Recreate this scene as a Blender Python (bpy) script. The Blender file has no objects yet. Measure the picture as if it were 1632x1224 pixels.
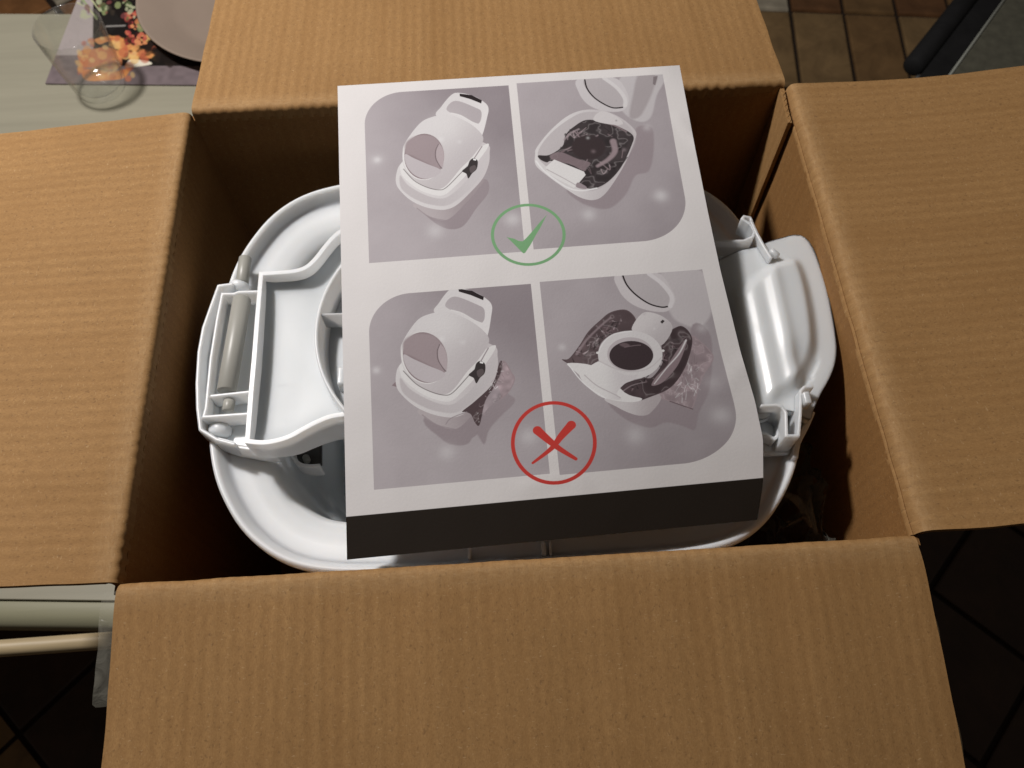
import bpy, bmesh, math, random
import numpy as np
from mathutils import Vector, Matrix, noise as mnoise

random.seed(7); np.random.seed(7)
S = bpy.context.scene
COL = S.collection

# ------------------------------------------------------------------ camera
F = 1300.0                     # focal length in pixels of a 1632-wide frame
CC = np.array([816.0, 612.0])
R = np.array([[0.9981734, -0.06016701, -0.00545858],
              [-0.05617725, -0.89113497, -0.45024725],
              [0.02222569, 0.44973147, -0.89288724]])
CP = np.array([-0.00873844, -0.26183209, 0.40168351])
cam_d = bpy.data.cameras.new('camera'); cam = bpy.data.objects.new('camera', cam_d); COL.objects.link(cam)
cam_d.sensor_width = 36.0; cam_d.lens = F / 1632 * 36
cam_d.clip_start = 0.02; cam_d.clip_end = 50
m = Matrix.Identity(4)
for i in range(3):
    m[i][0] = R[0][i]; m[i][1] = -R[1][i]; m[i][2] = -R[2][i]; m[i][3] = CP[i]
cam.matrix_world = m
cam_d.dof.use_dof = True; cam_d.dof.focus_distance = 0.43; cam_d.dof.aperture_fstop = 16
S.camera = cam

# ------------------------------------------------------------------ light
w = bpy.data.worlds.new("World"); S.world = w; w.use_nodes = True
w.node_tree.nodes['Background'].inputs[0].default_value = (1.0, 0.86, 0.72, 1)
w.node_tree.nodes['Background'].inputs[1].default_value = 0.040
def lamp(name, loc, watt, rad, colr):
    l = bpy.data.lights.new(name, 'POINT'); l.energy = watt; l.shadow_soft_size = rad; l.color = colr
    o = bpy.data.objects.new(name, l); o.location = loc; COL.objects.link(o); return o
lamp('dining_lamp', (-0.54, 0.43, 0.86), 53.0, 0.050, (1.0, 0.955, 0.925))
S.view_settings.view_transform = 'Standard'; S.view_settings.look = 'None'
S.view_settings.exposure = 0.0; S.view_settings.gamma = 1.0
S.render.engine = 'CYCLES'
S.cycles.use_denoising = True
S.cycles.max_bounces = 14; S.cycles.diffuse_bounces = 10; S.cycles.transparent_max_bounces = 12
S.cycles.sample_clamp_indirect = 4.0

# ------------------------------------------------------------------ helpers
def ray(px, py):
    d = R.T @ np.array([(px - CC[0]) / F, (py - CC[1]) / F, 1.0]); return d / np.linalg.norm(d)
def at(px, py, z):
    """point of the horizontal plane at height z seen at this place of the photograph"""
    d = ray(px, py); return CP + d * ((z - CP[2]) / d[2])
def proj(p):
    q = R @ (np.asarray(p, float) - CP); return q[:2] / q[2] * F + CC
def ats(pts, z): return [tuple(at(a, b, z)) for a, b in pts]

def catmull(pts, n=8, closed=False):
    P = [np.array(p, float) for p in pts]; out = []
    N = len(P); rng = range(N) if closed else range(N - 1)
    for i in rng:
        if closed: a, b, c, d = P[(i-1) % N], P[i], P[(i+1) % N], P[(i+2) % N]
        else: a, b, c, d = P[max(i-1, 0)], P[i], P[i+1], P[min(i+2, N-1)]
        for k in range(n):
            t = k / n
            out.append(0.5*((2*b) + (-a+c)*t + (2*a-5*b+4*c-d)*t*t + (-a+3*b-3*c+d)*t**3))
    if not closed: out.append(P[-1])
    return out

def thing(name, loc, label, cat, group=None):
    o = bpy.data.objects.new(name, None); o.location = loc; o.empty_display_size = 0.02
    COL.objects.link(o); o['label'] = label; o['category'] = cat
    if group: o['group'] = group
    return o
def origin_of(par):
    v = Vector((0, 0, 0))
    while par is not None: v += par.location; par = par.parent
    return v
def obj(name, verts, faces, mat, parent=None, smooth=True, uv=None, bevel=0, seg=2, label=None, kind=None, angle=None, subsurf=0):
    off = origin_of(parent)
    me = bpy.data.meshes.new(name)
    me.from_pydata([(v[0]-off.x, v[1]-off.y, v[2]-off.z) for v in verts], [], faces)
    bm = bmesh.new(); bm.from_mesh(me); bmesh.ops.recalc_face_normals(bm, faces=bm.faces); 
    bm.to_mesh(me); bm.free()
    if uv is not None:
        l = me.uv_layers.new(name='UVMap')
        for lp in me.loops: l.data[lp.index].uv = uv[lp.vertex_index]
    me.materials.append(mat)
    for p in me.polygons: p.use_smooth = smooth
    o = bpy.data.objects.new(name, me); COL.objects.link(o)
    if parent: o.parent = parent
    if bevel:
        b = o.modifiers.new('bevel', 'BEVEL'); b.width = bevel; b.segments = seg; b.limit_method = 'ANGLE'; b.angle_limit = math.radians(35)
    if subsurf:
        b = o.modifiers.new('sub', 'SUBSURF'); b.levels = b.render_levels = subsurf
    if smooth and angle: 
        me.set_sharp_from_angle(angle=math.radians(angle))
    if bevel:
        b = o.modifiers.new('wn', 'WEIGHTED_NORMAL'); b.keep_sharp = True
    if label: o['label'] = label
    if kind: o['kind'] = kind
    return o
def boxm(x0, x1, y0, y1, z0, z1):
    v = [(x, y, z) for x in (x0, x1) for y in (y0, y1) for z in (z0, z1)]
    f = [(0,1,3,2),(4,6,7,5),(0,4,5,1),(2,3,7,6),(0,2,6,4),(1,5,7,3)]
    return v, f
def box(name, b, mat, parent, bevel=0.001, **k):
    v, f = boxm(*b); return obj(name, v, f, mat, parent, bevel=bevel, **k)
def loft(loops, cap0=False, cap1=False, fan=None):
    n = len(loops[0]); V = []; Fc = []
    for l in loops: V += [tuple(p) for p in l]
    for i in range(len(loops)-1):
        for j in range(n):
            k = (j+1) % n
            Fc.append((i*n+j, i*n+k, (i+1)*n+k, (i+1)*n+j))
    if cap0: Fc.append(tuple(range(n)))
    if cap1: Fc.append(tuple(range((len(loops)-1)*n, len(loops)*n)))
    return V, Fc
def prism(pts, z0, z1):
    return loft([[(p[0], p[1], z0) for p in pts], [(p[0], p[1], z1) for p in pts]], True, True)
def wall_path(pts, ztop, zbot, t=0.0022, closed=False):
    """thin upright wall following a path"""
    P = [np.array(p[:2], float) for p in pts]; N = len(P); L = []; Rr = []
    zt = ztop if hasattr(ztop, '__len__') else [ztop]*N
    zb = zbot if hasattr(zbot, '__len__') else [zbot]*N
    for i in range(N):
        a = P[(i-1) % N] if (closed or i > 0) else P[i]; b = P[(i+1) % N] if (closed or i < N-1) else P[i]
        d1 = P[i]-a; d2 = b-P[i]
        if np.linalg.norm(d1) < 1e-9: d1 = d2
        if np.linalg.norm(d2) < 1e-9: d2 = d1
        d1 = d1/np.linalg.norm(d1); d2 = d2/np.linalg.norm(d2)
        n1 = np.array([-d1[1], d1[0]]); n2 = np.array([-d2[1], d2[0]]); n = n1+n2; n = n/max(np.linalg.norm(n), 1e-6)
        k = min(1.6, 1/max(0.3, n @ n1))
        L.append(P[i]+n*t/2*k); Rr.append(P[i]-n*t/2*k)
    V = []; Fc = []
    for i in range(N):
        V += [(L[i][0], L[i][1], zt[i]), (Rr[i][0], Rr[i][1], zt[i]), (Rr[i][0], Rr[i][1], zb[i]), (L[i][0], L[i][1], zb[i])]
    for i in range(N if closed else N-1):
        j = (i+1) % N
        for k in range(4): Fc.append((4*i+k, 4*i+(k+1) % 4, 4*j+(k+1) % 4, 4*j+k))
    if not closed: Fc += [(0, 1, 2, 3), (4*N-4, 4*N-1, 4*N-2, 4*N-3)]
    return V, Fc
def cyl(p0, p1, r, n=28, r1=None, round_=0.0006):
    p0 = Vector(p0); p1 = Vector(p1); d = (p1-p0); L = d.length; d.normalize()
    a = d.orthogonal().normalized(); b = d.cross(a); r1 = r if r1 is None else r1
    V = []; prof = [(0, 0, r), (0, round_, r), (round_, 0, r), (L-round_, 0, r1), (L, round_, r1)]
    loops = []
    for (h, sh, rr) in prof[1:]:
        loops.append([p0+d*h+(a*math.cos(t)+b*math.sin(t))*(rr-sh) for t in [2*math.pi*k/n for k in range(n)]])
    return loft(loops, True, True)
def lathe(cx, cy, prof, n=72):
    loops = [[(cx+r*math.cos(2*math.pi*k/n), cy+r*math.sin(2*math.pi*k/n), z) for k in range(n)] for r, z in prof]
    return loft(loops, prof[0][0] > 0.0005, prof[-1][0] > 0.0005)
def merge(*vf):
    V = []; Fc = []
    for v, f in vf:
        o = len(V); V += list(v); Fc += [tuple(i+o for i in q) for q in f]
    return V, Fc
def srgb(r, g, b):
    c = np.array([r, g, b], float)/255; return np.where(c <= .04045, c/12.92, ((c+.055)/1.055)**2.4)

# ------------------------------------------------------------------ materials
def newmat(name):
    mt = bpy.data.materials.new(name); mt.use_nodes = True
    nt = mt.node_tree; return mt, nt, nt.nodes['Principled BSDF']
def N(nt, t, **k):
    n = nt.nodes.new(t)
    for a, b in k.items(): setattr(n, a, b)
    return n
def ramp(nt, src, stops):
    r = N(nt, 'ShaderNodeValToRGB'); e = r.color_ramp.elements
    while len(e) < len(stops): e.new(0.5)
    for el, (p, c) in zip(e, stops):
        el.position = p; el.color = (c, c, c, 1) if not hasattr(c, '__len__') else (*c, 1)
    nt.links.new(src, r.inputs[0]); return r.outputs[0]
def mathn(nt, op, a, b=None, c=None):
    n = N(nt, 'ShaderNodeMath', operation=op)
    for i, v in enumerate((a, b, c)):
        if v is None: continue
        if hasattr(v, 'is_linked') or not isinstance(v, (int, float)): nt.links.new(v, n.inputs[i])
        else: n.inputs[i].default_value = v
    return n.outputs[0]
def mixc(nt, fac, a, b, mode='MIX'):
    n = N(nt, 'ShaderNodeMix', data_type='RGBA', blend_type=mode)
    for i, v in ((0, fac), (6, a), (7, b)):
        if isinstance(v, (int, float)): n.inputs[i].default_value = v
        elif isinstance(v, tuple): n.inputs[i].default_value = (*v, 1)
        else: nt.links.new(v, n.inputs[i])
    return n.outputs[2]
def noise_t(nt, vec, scale, detail=3, rough=.6, dist=0):
    n = N(nt, 'ShaderNodeTexNoise'); n.inputs['Scale'].default_value = scale
    n.inputs['Detail'].default_value = detail; n.inputs['Roughness'].default_value = rough
    n.inputs['Distortion'].default_value = dist
    if vec is not None: nt.links.new(vec, n.inputs['Vector'])
    return n.outputs['Fac']
def mapping(nt, vec, scale):
    n = N(nt, 'ShaderNodeMapping'); n.inputs['Scale'].default_value = scale; nt.links.new(vec, n.inputs[0]); return n.outputs[0]

def cardboard(name, base, flute=1.0, pitch=0.0072):
    """kraft liner: u runs along the fold, v along the flutes (metres)"""
    mt, nt, bs = newmat(name)
    tc = N(nt, 'ShaderNodeTexCoord').outputs['UV']
    big = noise_t(nt, tc, 14, 4, .6)
    band = noise_t(nt, mapping(nt, tc, (55, .8, 1)), 1, 3, .6)
    stain = noise_t(nt, tc, 5, 5, .7, .6)
    wob = noise_t(nt, mapping(nt, tc, (30, 7, 1)), 1, 2, .5)
    sx = N(nt, 'ShaderNodeSeparateXYZ'); nt.links.new(tc, sx.inputs[0])
    ph = mathn(nt, 'MULTIPLY_ADD', sx.outputs[0], 2*math.pi/pitch, mathn(nt, 'MULTIPLY', wob, 2.4))
    wave = mathn(nt, 'SINE', ph)
    amp = mathn(nt, 'MULTIPLY', wave, ramp(nt, noise_t(nt, mapping(nt, tc, (22, 5, 1)), 1, 2, .5), [(.35, .35), (.65, 1.0)]))
    fib = noise_t(nt, mapping(nt, tc, (1500, 700, 1)), 1, 2, .7)
    fib2 = noise_t(nt, mapping(nt, tc, (420, 190, 1)), 1, 3, .65)
    dark = ramp(nt, noise_t(nt, mapping(nt, tc, (620, 420, 1)), 1, 2, .6, .4), [(.60, 0.0), (.70, 1.0)])
    lite = ramp(nt, noise_t(nt, mapping(nt, tc, (400, 900, 1)), 1, 2, .6, .4), [(.64, 0.0), (.74, 1.0)])
    b = tuple(base)
    c = mixc(nt, ramp(nt, big, [(.3, 0.0), (.7, 1.0)]), tuple(x*.90 for x in b), (b[0]*1.06, b[1]*1.08, b[2]*1.12))
    c = mixc(nt, ramp(nt, fib2, [(.32, 0.0), (.68, 1.0)]), mixc(nt, .26, c, (.10, .05, .02)), c)
    c = mixc(nt, ramp(nt, fib, [(.34, .45), (.62, 0.0)]), c, (b[0]*.62, b[1]*.55, b[2]*.5))
    c = mixc(nt, mathn(nt, 'MULTIPLY', dark, .45), c, (.13, .07, .03))
    c = mixc(nt, mathn(nt, 'MULTIPLY', lite, .30), c, (.72, .52, .30))
    c = mixc(nt, mathn(nt, 'MULTIPLY_ADD', amp, .115*flute, .12*flute), c, (b[0]*.45, b[1]*.38, b[2]*.3))
    c = mixc(nt, ramp(nt, band, [(.38, .18), (.55, 0.0)]), c, (b[0]*.6, b[1]*.52, b[2]*.42))
    c = mixc(nt, ramp(nt, stain, [(.52, 0.0), (.72, .22)]), c, (b[0]*.72, b[1]*.66, b[2]*.6))
    if flute > .9:      # liner rubbed pale along the folded crease, with torn fibres
        rub = mathn(nt, 'MULTIPLY', ramp(nt, mathn(nt, 'MULTIPLY', sx.outputs[1], 40.0), [(.04, 0.0), (.16, .75), (.30, .55), (.62, 0.0)]), ramp(nt, noise_t(nt, mapping(nt, tc, (160, 500, 1)), 1, 4, .7, .8), [(.30, .1), (.66, 1.0)]))
        c = mixc(nt, mathn(nt, 'MULTIPLY', rub, .34), c, (.60, .42, .23))
        scuff = ramp(nt, noise_t(nt, mapping(nt, tc, (38, 190, 1)), 1, 5, .75, 2.0), [(.70, 0.0), (.74, .55)])
        c = mixc(nt, mathn(nt, 'MULTIPLY', scuff, .5), c, (.58, .41, .24))
    nt.links.new(c, bs.inputs['Base Color'])
    bs.inputs['Roughness'].default_value = .78
    bs.inputs['Specular IOR Level'].default_value = .25
    h = mathn(nt, 'ADD', mathn(nt, 'MULTIPLY', amp, -.55*flute), mathn(nt, 'MULTIPLY', fib2, .9))
    h = mathn(nt, 'ADD', h, mathn(nt, 'MULTIPLY', fib, .4)); h = mathn(nt, 'ADD', h, mathn(nt, 'MULTIPLY', band, 1.4))
    bp = N(nt, 'ShaderNodeBump'); bp.inputs['Strength'].default_value = .55; bp.inputs['Distance'].default_value = .00022
    nt.links.new(h, bp.inputs['Height']); nt.links.new(bp.outputs[0], bs.inputs['Normal'])
    return mt
KRAFT = (.400, .226, .086)
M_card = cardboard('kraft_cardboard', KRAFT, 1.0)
M_card_shade = cardboard('kraft_cardboard_shade', (.33, .168, .055), .5)  # same kraft darkened: box interior shade put into the colour of walls and bottom

def plastic(name, base, rough=.34, spec=.5, bumps=.3, sss=.85, coat=.0):
    mt, nt, bs = newmat(name)
    tc = N(nt, 'ShaderNodeTexCoord').outputs['Object']
    n1 = noise_t(nt, tc, 35, 3, .55); n2 = noise_t(nt, tc, 500, 2, .6)
    c = mixc(nt, n1, tuple(x*.97 for x in base), tuple(min(1, x*1.02) for x in base))
    sm = ramp(nt, noise_t(nt, tc, 60, 5, .7, .6), [(.60, 0.0), (.75, 1.0)])
    c = mixc(nt, mathn(nt, 'MULTIPLY', sm, .10), c, tuple(x*.8 for x in base))
    nt.links.new(c, bs.inputs['Base Color'])
    rr = mathn(nt, 'MULTIPLY_ADD', n1, .16, rough-.08)
    scr = ramp(nt, noise_t(nt, mapping(nt, tc, (60, 400, 60)), 1, 3, .7, 1.5), [(.62, 0.0), (.72, .12)])
    nt.links.new(mathn(nt, 'ADD', rr, scr), bs.inputs['Roughness'])
    bs.inputs['Specular IOR Level'].default_value = spec
    bs.inputs['Subsurface Weight'].default_value = sss
    bs.inputs['Subsurface Radius'].default_value = (1, .9, .8); bs.inputs['Subsurface Scale'].default_value = .010
    bs.inputs['Coat Weight'].default_value = coat; bs.inputs['Coat Roughness'].default_value = .12
    bp = N(nt, 'ShaderNodeBump'); bp.inputs['Strength'].default_value = .25*bumps; bp.inputs['Distance'].default_value = .0006
    nt.links.new(mathn(nt, 'ADD', n1, mathn(nt, 'MULTIPLY', n2, .05)), bp.inputs['Height']); nt.links.new(bp.outputs[0], bs.inputs['Normal'])
    return mt
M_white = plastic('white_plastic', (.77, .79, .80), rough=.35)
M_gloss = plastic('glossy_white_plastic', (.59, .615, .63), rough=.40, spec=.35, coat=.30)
M_handle = plastic('satin_white_plastic', (.70, .72, .73), rough=.36, coat=.10)
M_grey = plastic('grey_plastic', (.36, .355, .32), rough=.4, sss=0)
M_slot_shade = plastic('slot_shade_dark', (.06, .055, .05), rough=.5, sss=0)  # near-black tone painted in for the shade of the clip slot

def simple(name, base, rough=.6, nscale=30, var=.12, bump=.0, metal=0, spec=.5, stretch=(1, 1, 1)):
    mt, nt, bs = newmat(name)
    tc = mapping(nt, N(nt, 'ShaderNodeTexCoord').outputs['Object'], stretch)
    n1 = noise_t(nt, tc, nscale, 5, .6)
    c = mixc(nt, ramp(nt, n1, [(.3, 0.0), (.7, 1.0)]), tuple(x*(1-var) for x in base), tuple(min(1, x*(1+var)) for x in base))
    nt.links.new(c, bs.inputs['Base Color'])
    bs.inputs['Roughness'].default_value = rough; bs.inputs['Metallic'].default_value = metal
    bs.inputs['Specular IOR Level'].default_value = spec
    if bump:
        bp = N(nt, 'ShaderNodeBump'); bp.inputs['Strength'].default_value = .5; bp.inputs['Distance'].default_value = bump
        nt.links.new(n1, bp.inputs['Height']); nt.links.new(bp.outputs[0], bs.inputs['Normal'])
    return mt
M_table = simple('pale_green_painted_wood', (.32, .30, .225), .5, 9, .07, .0004, stretch=(.5, 9, 9))
M_apron = simple('green_painted_apron', (.27, .26, .17), .5, 9, .07, .0003, stretch=(.5, 9, 9))
M_wood = simple('pale_wood', (.46, .36, .21), .5, 12, .14, .0003, stretch=(1, 14, 14))
M_plate = simple('beige_glazed_ceramic', (.32, .25, .20), .16, 20, .04)
M_black = simple('black_rubber', (.020, .020, .021), .75, 40, .2, spec=.2)
M_steel = simple('brushed_steel', (.45, .46, .47), .35, 40, .1, metal=.8)
M_seat = simple('grey_green_fabric', (.135, .13, .095), .9, 60, .22, .0008)
M_grout = simple('dark_grout', (.035, .022, .015), .9, 60, .2)

def glass_mat():
    mt, nt, bs = newmat('clear_glass')
    tr = N(nt, 'ShaderNodeBsdfTransparent'); tr.inputs[0].default_value = (.975, .98, .97, 1)
    gs = N(nt, 'ShaderNodeBsdfGlossy'); gs.inputs['Roughness'].default_value = .09
    dk = N(nt, 'ShaderNodeBsdfTransparent'); dk.inputs[0].default_value = (.66, .66, .63, 1)
    lw = N(nt, 'ShaderNodeLayerWeight'); lw.inputs[0].default_value = .5
    m1 = N(nt, 'ShaderNodeMixShader'); m2 = N(nt, 'ShaderNodeMixShader'); fr = N(nt, 'ShaderNodeFresnel'); fr.inputs['IOR'].default_value = 1.5
    nt.links.new(ramp(nt, lw.outputs['Facing'], [(.70, 0.0), (1.0, 1.0)]), m1.inputs[0])
    nt.links.new(tr.outputs[0], m1.inputs[1]); nt.links.new(dk.outputs[0], m1.inputs[2])
    nt.links.new(ramp(nt, lw.outputs['Facing'], [(0.0, .03), (.75, .08), (1.0, .7)]), m2.inputs[0]); nt.links.new(m1.outputs[0], m2.inputs[1]); nt.links.new(gs.outputs[0], m2.inputs[2])
    df = N(nt, 'ShaderNodeBsdfDiffuse'); df.inputs[0].default_value = (.75, .74, .72, 1); m3 = N(nt, 'ShaderNodeMixShader')  # pale veil: smudges, plus reflected haze and bright edges painted in
    tc = N(nt, 'ShaderNodeTexCoord').outputs['Object']
    nt.links.new(mathn(nt, 'ADD', ramp(nt, noise_t(nt, tc, 45, 4, .6, .5), [(.45, .02), (.75, .10)]), ramp(nt, lw.outputs['Facing'], [(.80, 0.0), (1.0, .16)])), m3.inputs[0])
    nt.links.new(m2.outputs[0], m3.inputs[1]); nt.links.new(df.outputs[0], m3.inputs[2])
    nt.links.new(m3.outputs[0], nt.nodes['Material Output'].inputs[0]); nt.nodes.remove(bs)
    return mt
M_glass = glass_mat()
def film(name, tint, opac, rough, bump, scale=60):
    """thin clear film: partly see-through, with glossy wrinkles"""
    mt, nt, bs = newmat(name)
    bs.inputs['Base Color'].default_value = (*tint, 1); bs.inputs['Roughness'].default_value = rough
    bs.inputs['Coat Weight'].default_value = .6; bs.inputs['Coat Roughness'].default_value = .08
    tr = N(nt, 'ShaderNodeBsdfTransparent'); mx = N(nt, 'ShaderNodeMixShader')
    tc = N(nt, 'ShaderNodeTexCoord').outputs['Object']
    n1 = noise_t(nt, tc, scale, 4, .6, 1.2)
    fac = ramp(nt, n1, [(.35, opac*.5), (.7, opac)])
    fr = N(nt, 'ShaderNodeFresnel'); fr.inputs['IOR'].default_value = 1.4
    nt.links.new(mathn(nt, 'MAXIMUM', fac, fr.outputs[0]), mx.inputs[0])
    nt.links.new(tr.outputs[0], mx.inputs[1]); nt.links.new(bs.outputs[0], mx.inputs[2])
    nt.links.new(mx.outputs[0], nt.nodes['Material Output'].inputs[0])
    bp = N(nt, 'ShaderNodeBump'); bp.inputs['Strength'].default_value = .9; bp.inputs['Distance'].default_value = bump
    nt.links.new(n1, bp.inputs['Height']); nt.links.new(bp.outputs[0], bs.inputs['Normal'])
    return mt
M_film = film('clear_bag_film', (.10, .095, .08), .30, .2, .004, 40)
M_fold = film('bag_fold_film', (.30, .28, .24), .45, .18, .001, 120)
M_tape = film('clear_packing_tape', (.42, .40, .33), .26, .25, .0012, 90)

# ------------------------------------------------------------------ printed pictures (painted by code, in memory)
class Canvas:
    """a flat print: shapes are given in the print's own coordinates (through f), painted into a pixel buffer"""
    def __init__(s, w, h, res, bg):
        s.res = res; s.k = .25; s.W = int(round(w*res)); s.H = int(round(h*res))
        s.a = np.empty((s.H, s.W, 3)); s.a[:] = bg
        s.f = lambda p: p
        s.clip = None
    def _reg(s, P, pad):
        x0 = max(0, int(P[:, 0].min()-pad)); x1 = min(s.W, int(P[:, 0].max()+pad)+2)
        y0 = max(0, int(P[:, 1].min()-pad)); y1 = min(s.H, int(P[:, 1].max()+pad)+2)
        return x0, x1, y0, y1
    def _pts(s, pts): return np.array([np.array(s.f(p))*s.res for p in pts], float)
    def _blend(s, reg, al, c):
        x0, x1, y0, y1 = reg
        if s.clip is not None: al = al*s.clip[y0:y1, x0:x1]
        s.a[y0:y1, x0:x1] = s.a[y0:y1, x0:x1]*(1-al[..., None])+np.array(c)*al[..., None]
    def sdf(s, P, reg):
        x0, x1, y0, y1 = reg
        X, Y = np.meshgrid(np.arange(x0, x1)+.5, np.arange(y0, y1)+.5)
        d = np.full(X.shape, 1e9); ins = np.zeros(X.shape, bool); n = len(P)
        for i in range(n):
            ax, ay = P[i]; bx, by = P[(i+1) % n]; ex, ey = bx-ax, by-ay; L = ex*ex+ey*ey+1e-9
            t = np.clip(((X-ax)*ex+(Y-ay)*ey)/L, 0, 1)
            d = np.minimum(d, (X-ax-t*ex)**2+(Y-ay-t*ey)**2)
            if ay != by:
                ins ^= ((ay > Y) != (by > Y)) & (X < (bx-ax)*(Y-ay)/(by-ay)+ax)
        d = np.sqrt(d); return np.where(ins, -d, d)
    def poly(s, pts, c, feather=1.0, curve=True, op=1.0, grad=None):
        if curve: pts = catmull(pts, 5, True)
        P = s._pts(pts); fe = feather*s.res*s.k
        reg = s._reg(P, fe+2)
        if reg[1] <= reg[0] or reg[3] <= reg[2]: return
        d = s.sdf(P, reg); al = np.clip(.5-d/max(fe, .8), 0, 1)*op
        if grad is not None:   # (px0, px1, colour at px1)
            A, B = s._pts([grad[0], grad[1]]); x0, x1, y0, y1 = reg
            X, Y = np.meshgrid(np.arange(x0, x1), np.arange(y0, y1)); e = B-A
            t = np.clip(((X-A[0])*e[0]+(Y-A[1])*e[1])/(e@e), 0, 1)[..., None]; t = t*t*(3-2*t)
            col = np.array(c)*(1-t)+np.array(grad[2])*t
            if s.clip is not None: al = al*s.clip[y0:y1, x0:x1]
            s.a[y0:y1, x0:x1] = s.a[y0:y1, x0:x1]*(1-al[..., None])+col*al[..., None]
        else: s._blend(reg, al, c)
    def ell(s, c0, rx, ry, c, rot=0, **k):
        a = math.radians(rot)
        s.poly([(c0[0]+rx*math.cos(t)*math.cos(a)-ry*math.sin(t)*math.sin(a), c0[1]+rx*math.cos(t)*math.sin(a)+ry*math.sin(t)*math.cos(a))
                for t in [2*math.pi*i/40 for i in range(40)]], c, curve=False, **k)
    def line(s, pts, w0, c, w1=None, feather=1.0, op=1.0, curve=True, closed=False):
        if curve and len(pts) > 2: pts = catmull(pts, 5, closed)
        if closed: pts = list(pts)+[pts[0]]
        P = s._pts(pts); w1 = w0 if w1 is None else w1; n = len(P)-1
        sc = s.res*s.k; reg = s._reg(P, max(w0, w1)*sc+4+feather*sc)
        if reg[1] <= reg[0] or reg[3] <= reg[2]: return
        x0, x1, y0, y1 = reg; X, Y = np.meshgrid(np.arange(x0, x1)+.5, np.arange(y0, y1)+.5); d = np.full(X.shape, 1e9)
        for i in range(n):
            ax, ay = P[i]; bx, by = P[i+1]; ex, ey = bx-ax, by-ay; L = ex*ex+ey*ey+1e-9
            t = np.clip(((X-ax)*ex+(Y-ay)*ey)/L, 0, 1); ww = (w0+(w1-w0)*(i+t)/n)*sc
            d = np.minimum(d, np.hypot(X-ax-t*ex, Y-ay-t*ey)-ww)
        s._blend(reg, np.clip(.5-d/max(feather*sc, .8), 0, 1)*op, c)
    def crumple(s, pts, k=1.0, seed=1, cell=26):
        P = s._pts(catmull(pts, 5, True)); reg = s._reg(P, 2); x0, x1, y0, y1 = reg
        if x1 <= x0 or y1 <= y0: return
        al = np.clip(.5-(s.sdf(P, reg)+4), 0, 1)
        if s.clip is not None: al = al*s.clip[y0:y1, x0:x1]
        h, w_ = y1-y0, x1-x0
        a = smooth_noise(h, w_, cell*2, seed); b = smooth_noise(h, w_, cell, seed+1); c = smooth_noise(h, w_, max(2, cell//2), seed+2)
        r = 1-np.abs(2*(a*.5+b*.35+c*.15)-1)*2; r = np.clip(r, 0, 1)**12
        f = (.55+.8*b*a*2)*(1-al*0)
        reg_a = s.a[y0:y1, x0:x1]; m_ = (al*k)[..., None]
        new = reg_a*f[..., None]+(r*.22)[..., None]*np.array([1, .93, .95])
        s.a[y0:y1, x0:x1] = reg_a*(1-m_)+new*m_
    def glow(s, c0, r, c, op):
        if s.k < .2: r *= .8; op *= .5
        P = s._pts([c0]); r = r*s.res*s.k; reg = s._reg(P, r*2.2)
        if reg[1] <= reg[0] or reg[3] <= reg[2]: return
        x0, x1, y0, y1 = reg; X, Y = np.meshgrid(np.arange(x0, x1), np.arange(y0, y1))
        s._blend(reg, np.exp(-((X-P[0][0])**2+(Y-P[0][1])**2)/(r*r))*op, c)
    def image(s, name):
        im = bpy.data.images.new(name, s.W, s.H, float_buffer=False)
        im.colorspace_settings.name = 'sRGB'
        a = np.clip(s.a, 0, 1); a = np.where(a <= .0031308, a*12.92, 1.055*a**(1/2.4)-.055)
        buf = np.ones((s.H, s.W, 4), np.float32); buf[..., :3] = a[::-1]
        im.pixels.foreach_set(buf.ravel()); im.update(); im.pack(); return im
def smooth_noise(h, w, cell, seed):
    rs = np.random.RandomState(seed); gh, gw = h//cell+3, w//cell+3; g = rs.rand(gh, gw)
    y = np.arange(h)/cell; x = np.arange(w)/cell; yi = y.astype(int); xi = x.astype(int); fy = (y-yi)[:, None]; fx = (x-xi)[None]
    fy = fy*fy*(3-2*fy); fx = fx*fx*(3-2*fx)
    return (g[yi][:, xi]*(1-fy)*(1-fx)+g[yi+1][:, xi]*fy*(1-fx)+g[yi][:, xi+1]*(1-fy)*fx+g[yi+1][:, xi+1]*fy*fx)

# paper: A4 sheet, u 0..210 mm, v 0..297 mm
HP_SRC = [(0, 0), (210, 0), (210, 297), (0, 297)]; HP_DST = [(538, 137), (1083, 104), (1213, 828), (553, 892)]
A = []
for (x, y), (u, v) in zip(HP_SRC, HP_DST):
    A.append([x, y, 1, 0, 0, 0, -u*x, -u*y, -u]); A.append([0, 0, 0, x, y, 1, -v*x, -v*y, -v])
HP = np.linalg.svd(np.array(A))[2][-1].reshape(3, 3); HPI = np.linalg.inv(HP)
def stretch_u(u, v):
    e = float(np.interp(v, [0, 60, 110, 148, 200, 231, 253, 277, 290, 297], [0, .4, 1.2, 2.3, 5.2, 8.2, 8.7, 4.6, 0.4, -2.0]))
    return e*max(0, (u-105)/105)**2.6
def paper_px(u, v):
    q = HP @ np.array([u+stretch_u(u, v), v, 1.0]); return q[:2]/q[2]
def px_paper(p):
    q = HPI @ np.array([p[0], p[1], 1.0]); u, v = q[:2]/q[2]; uu = u
    for _ in range(4): uu = u-stretch_u(min(uu, 210), v)
    return (uu, v)
WHITE = srgb(219, 210, 210)
def pc(r, g, b): return srgb(r, g, b)/WHITE*np.array([.71, .69, .69])
PAPER_W = pc(219, 210, 210)

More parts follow.
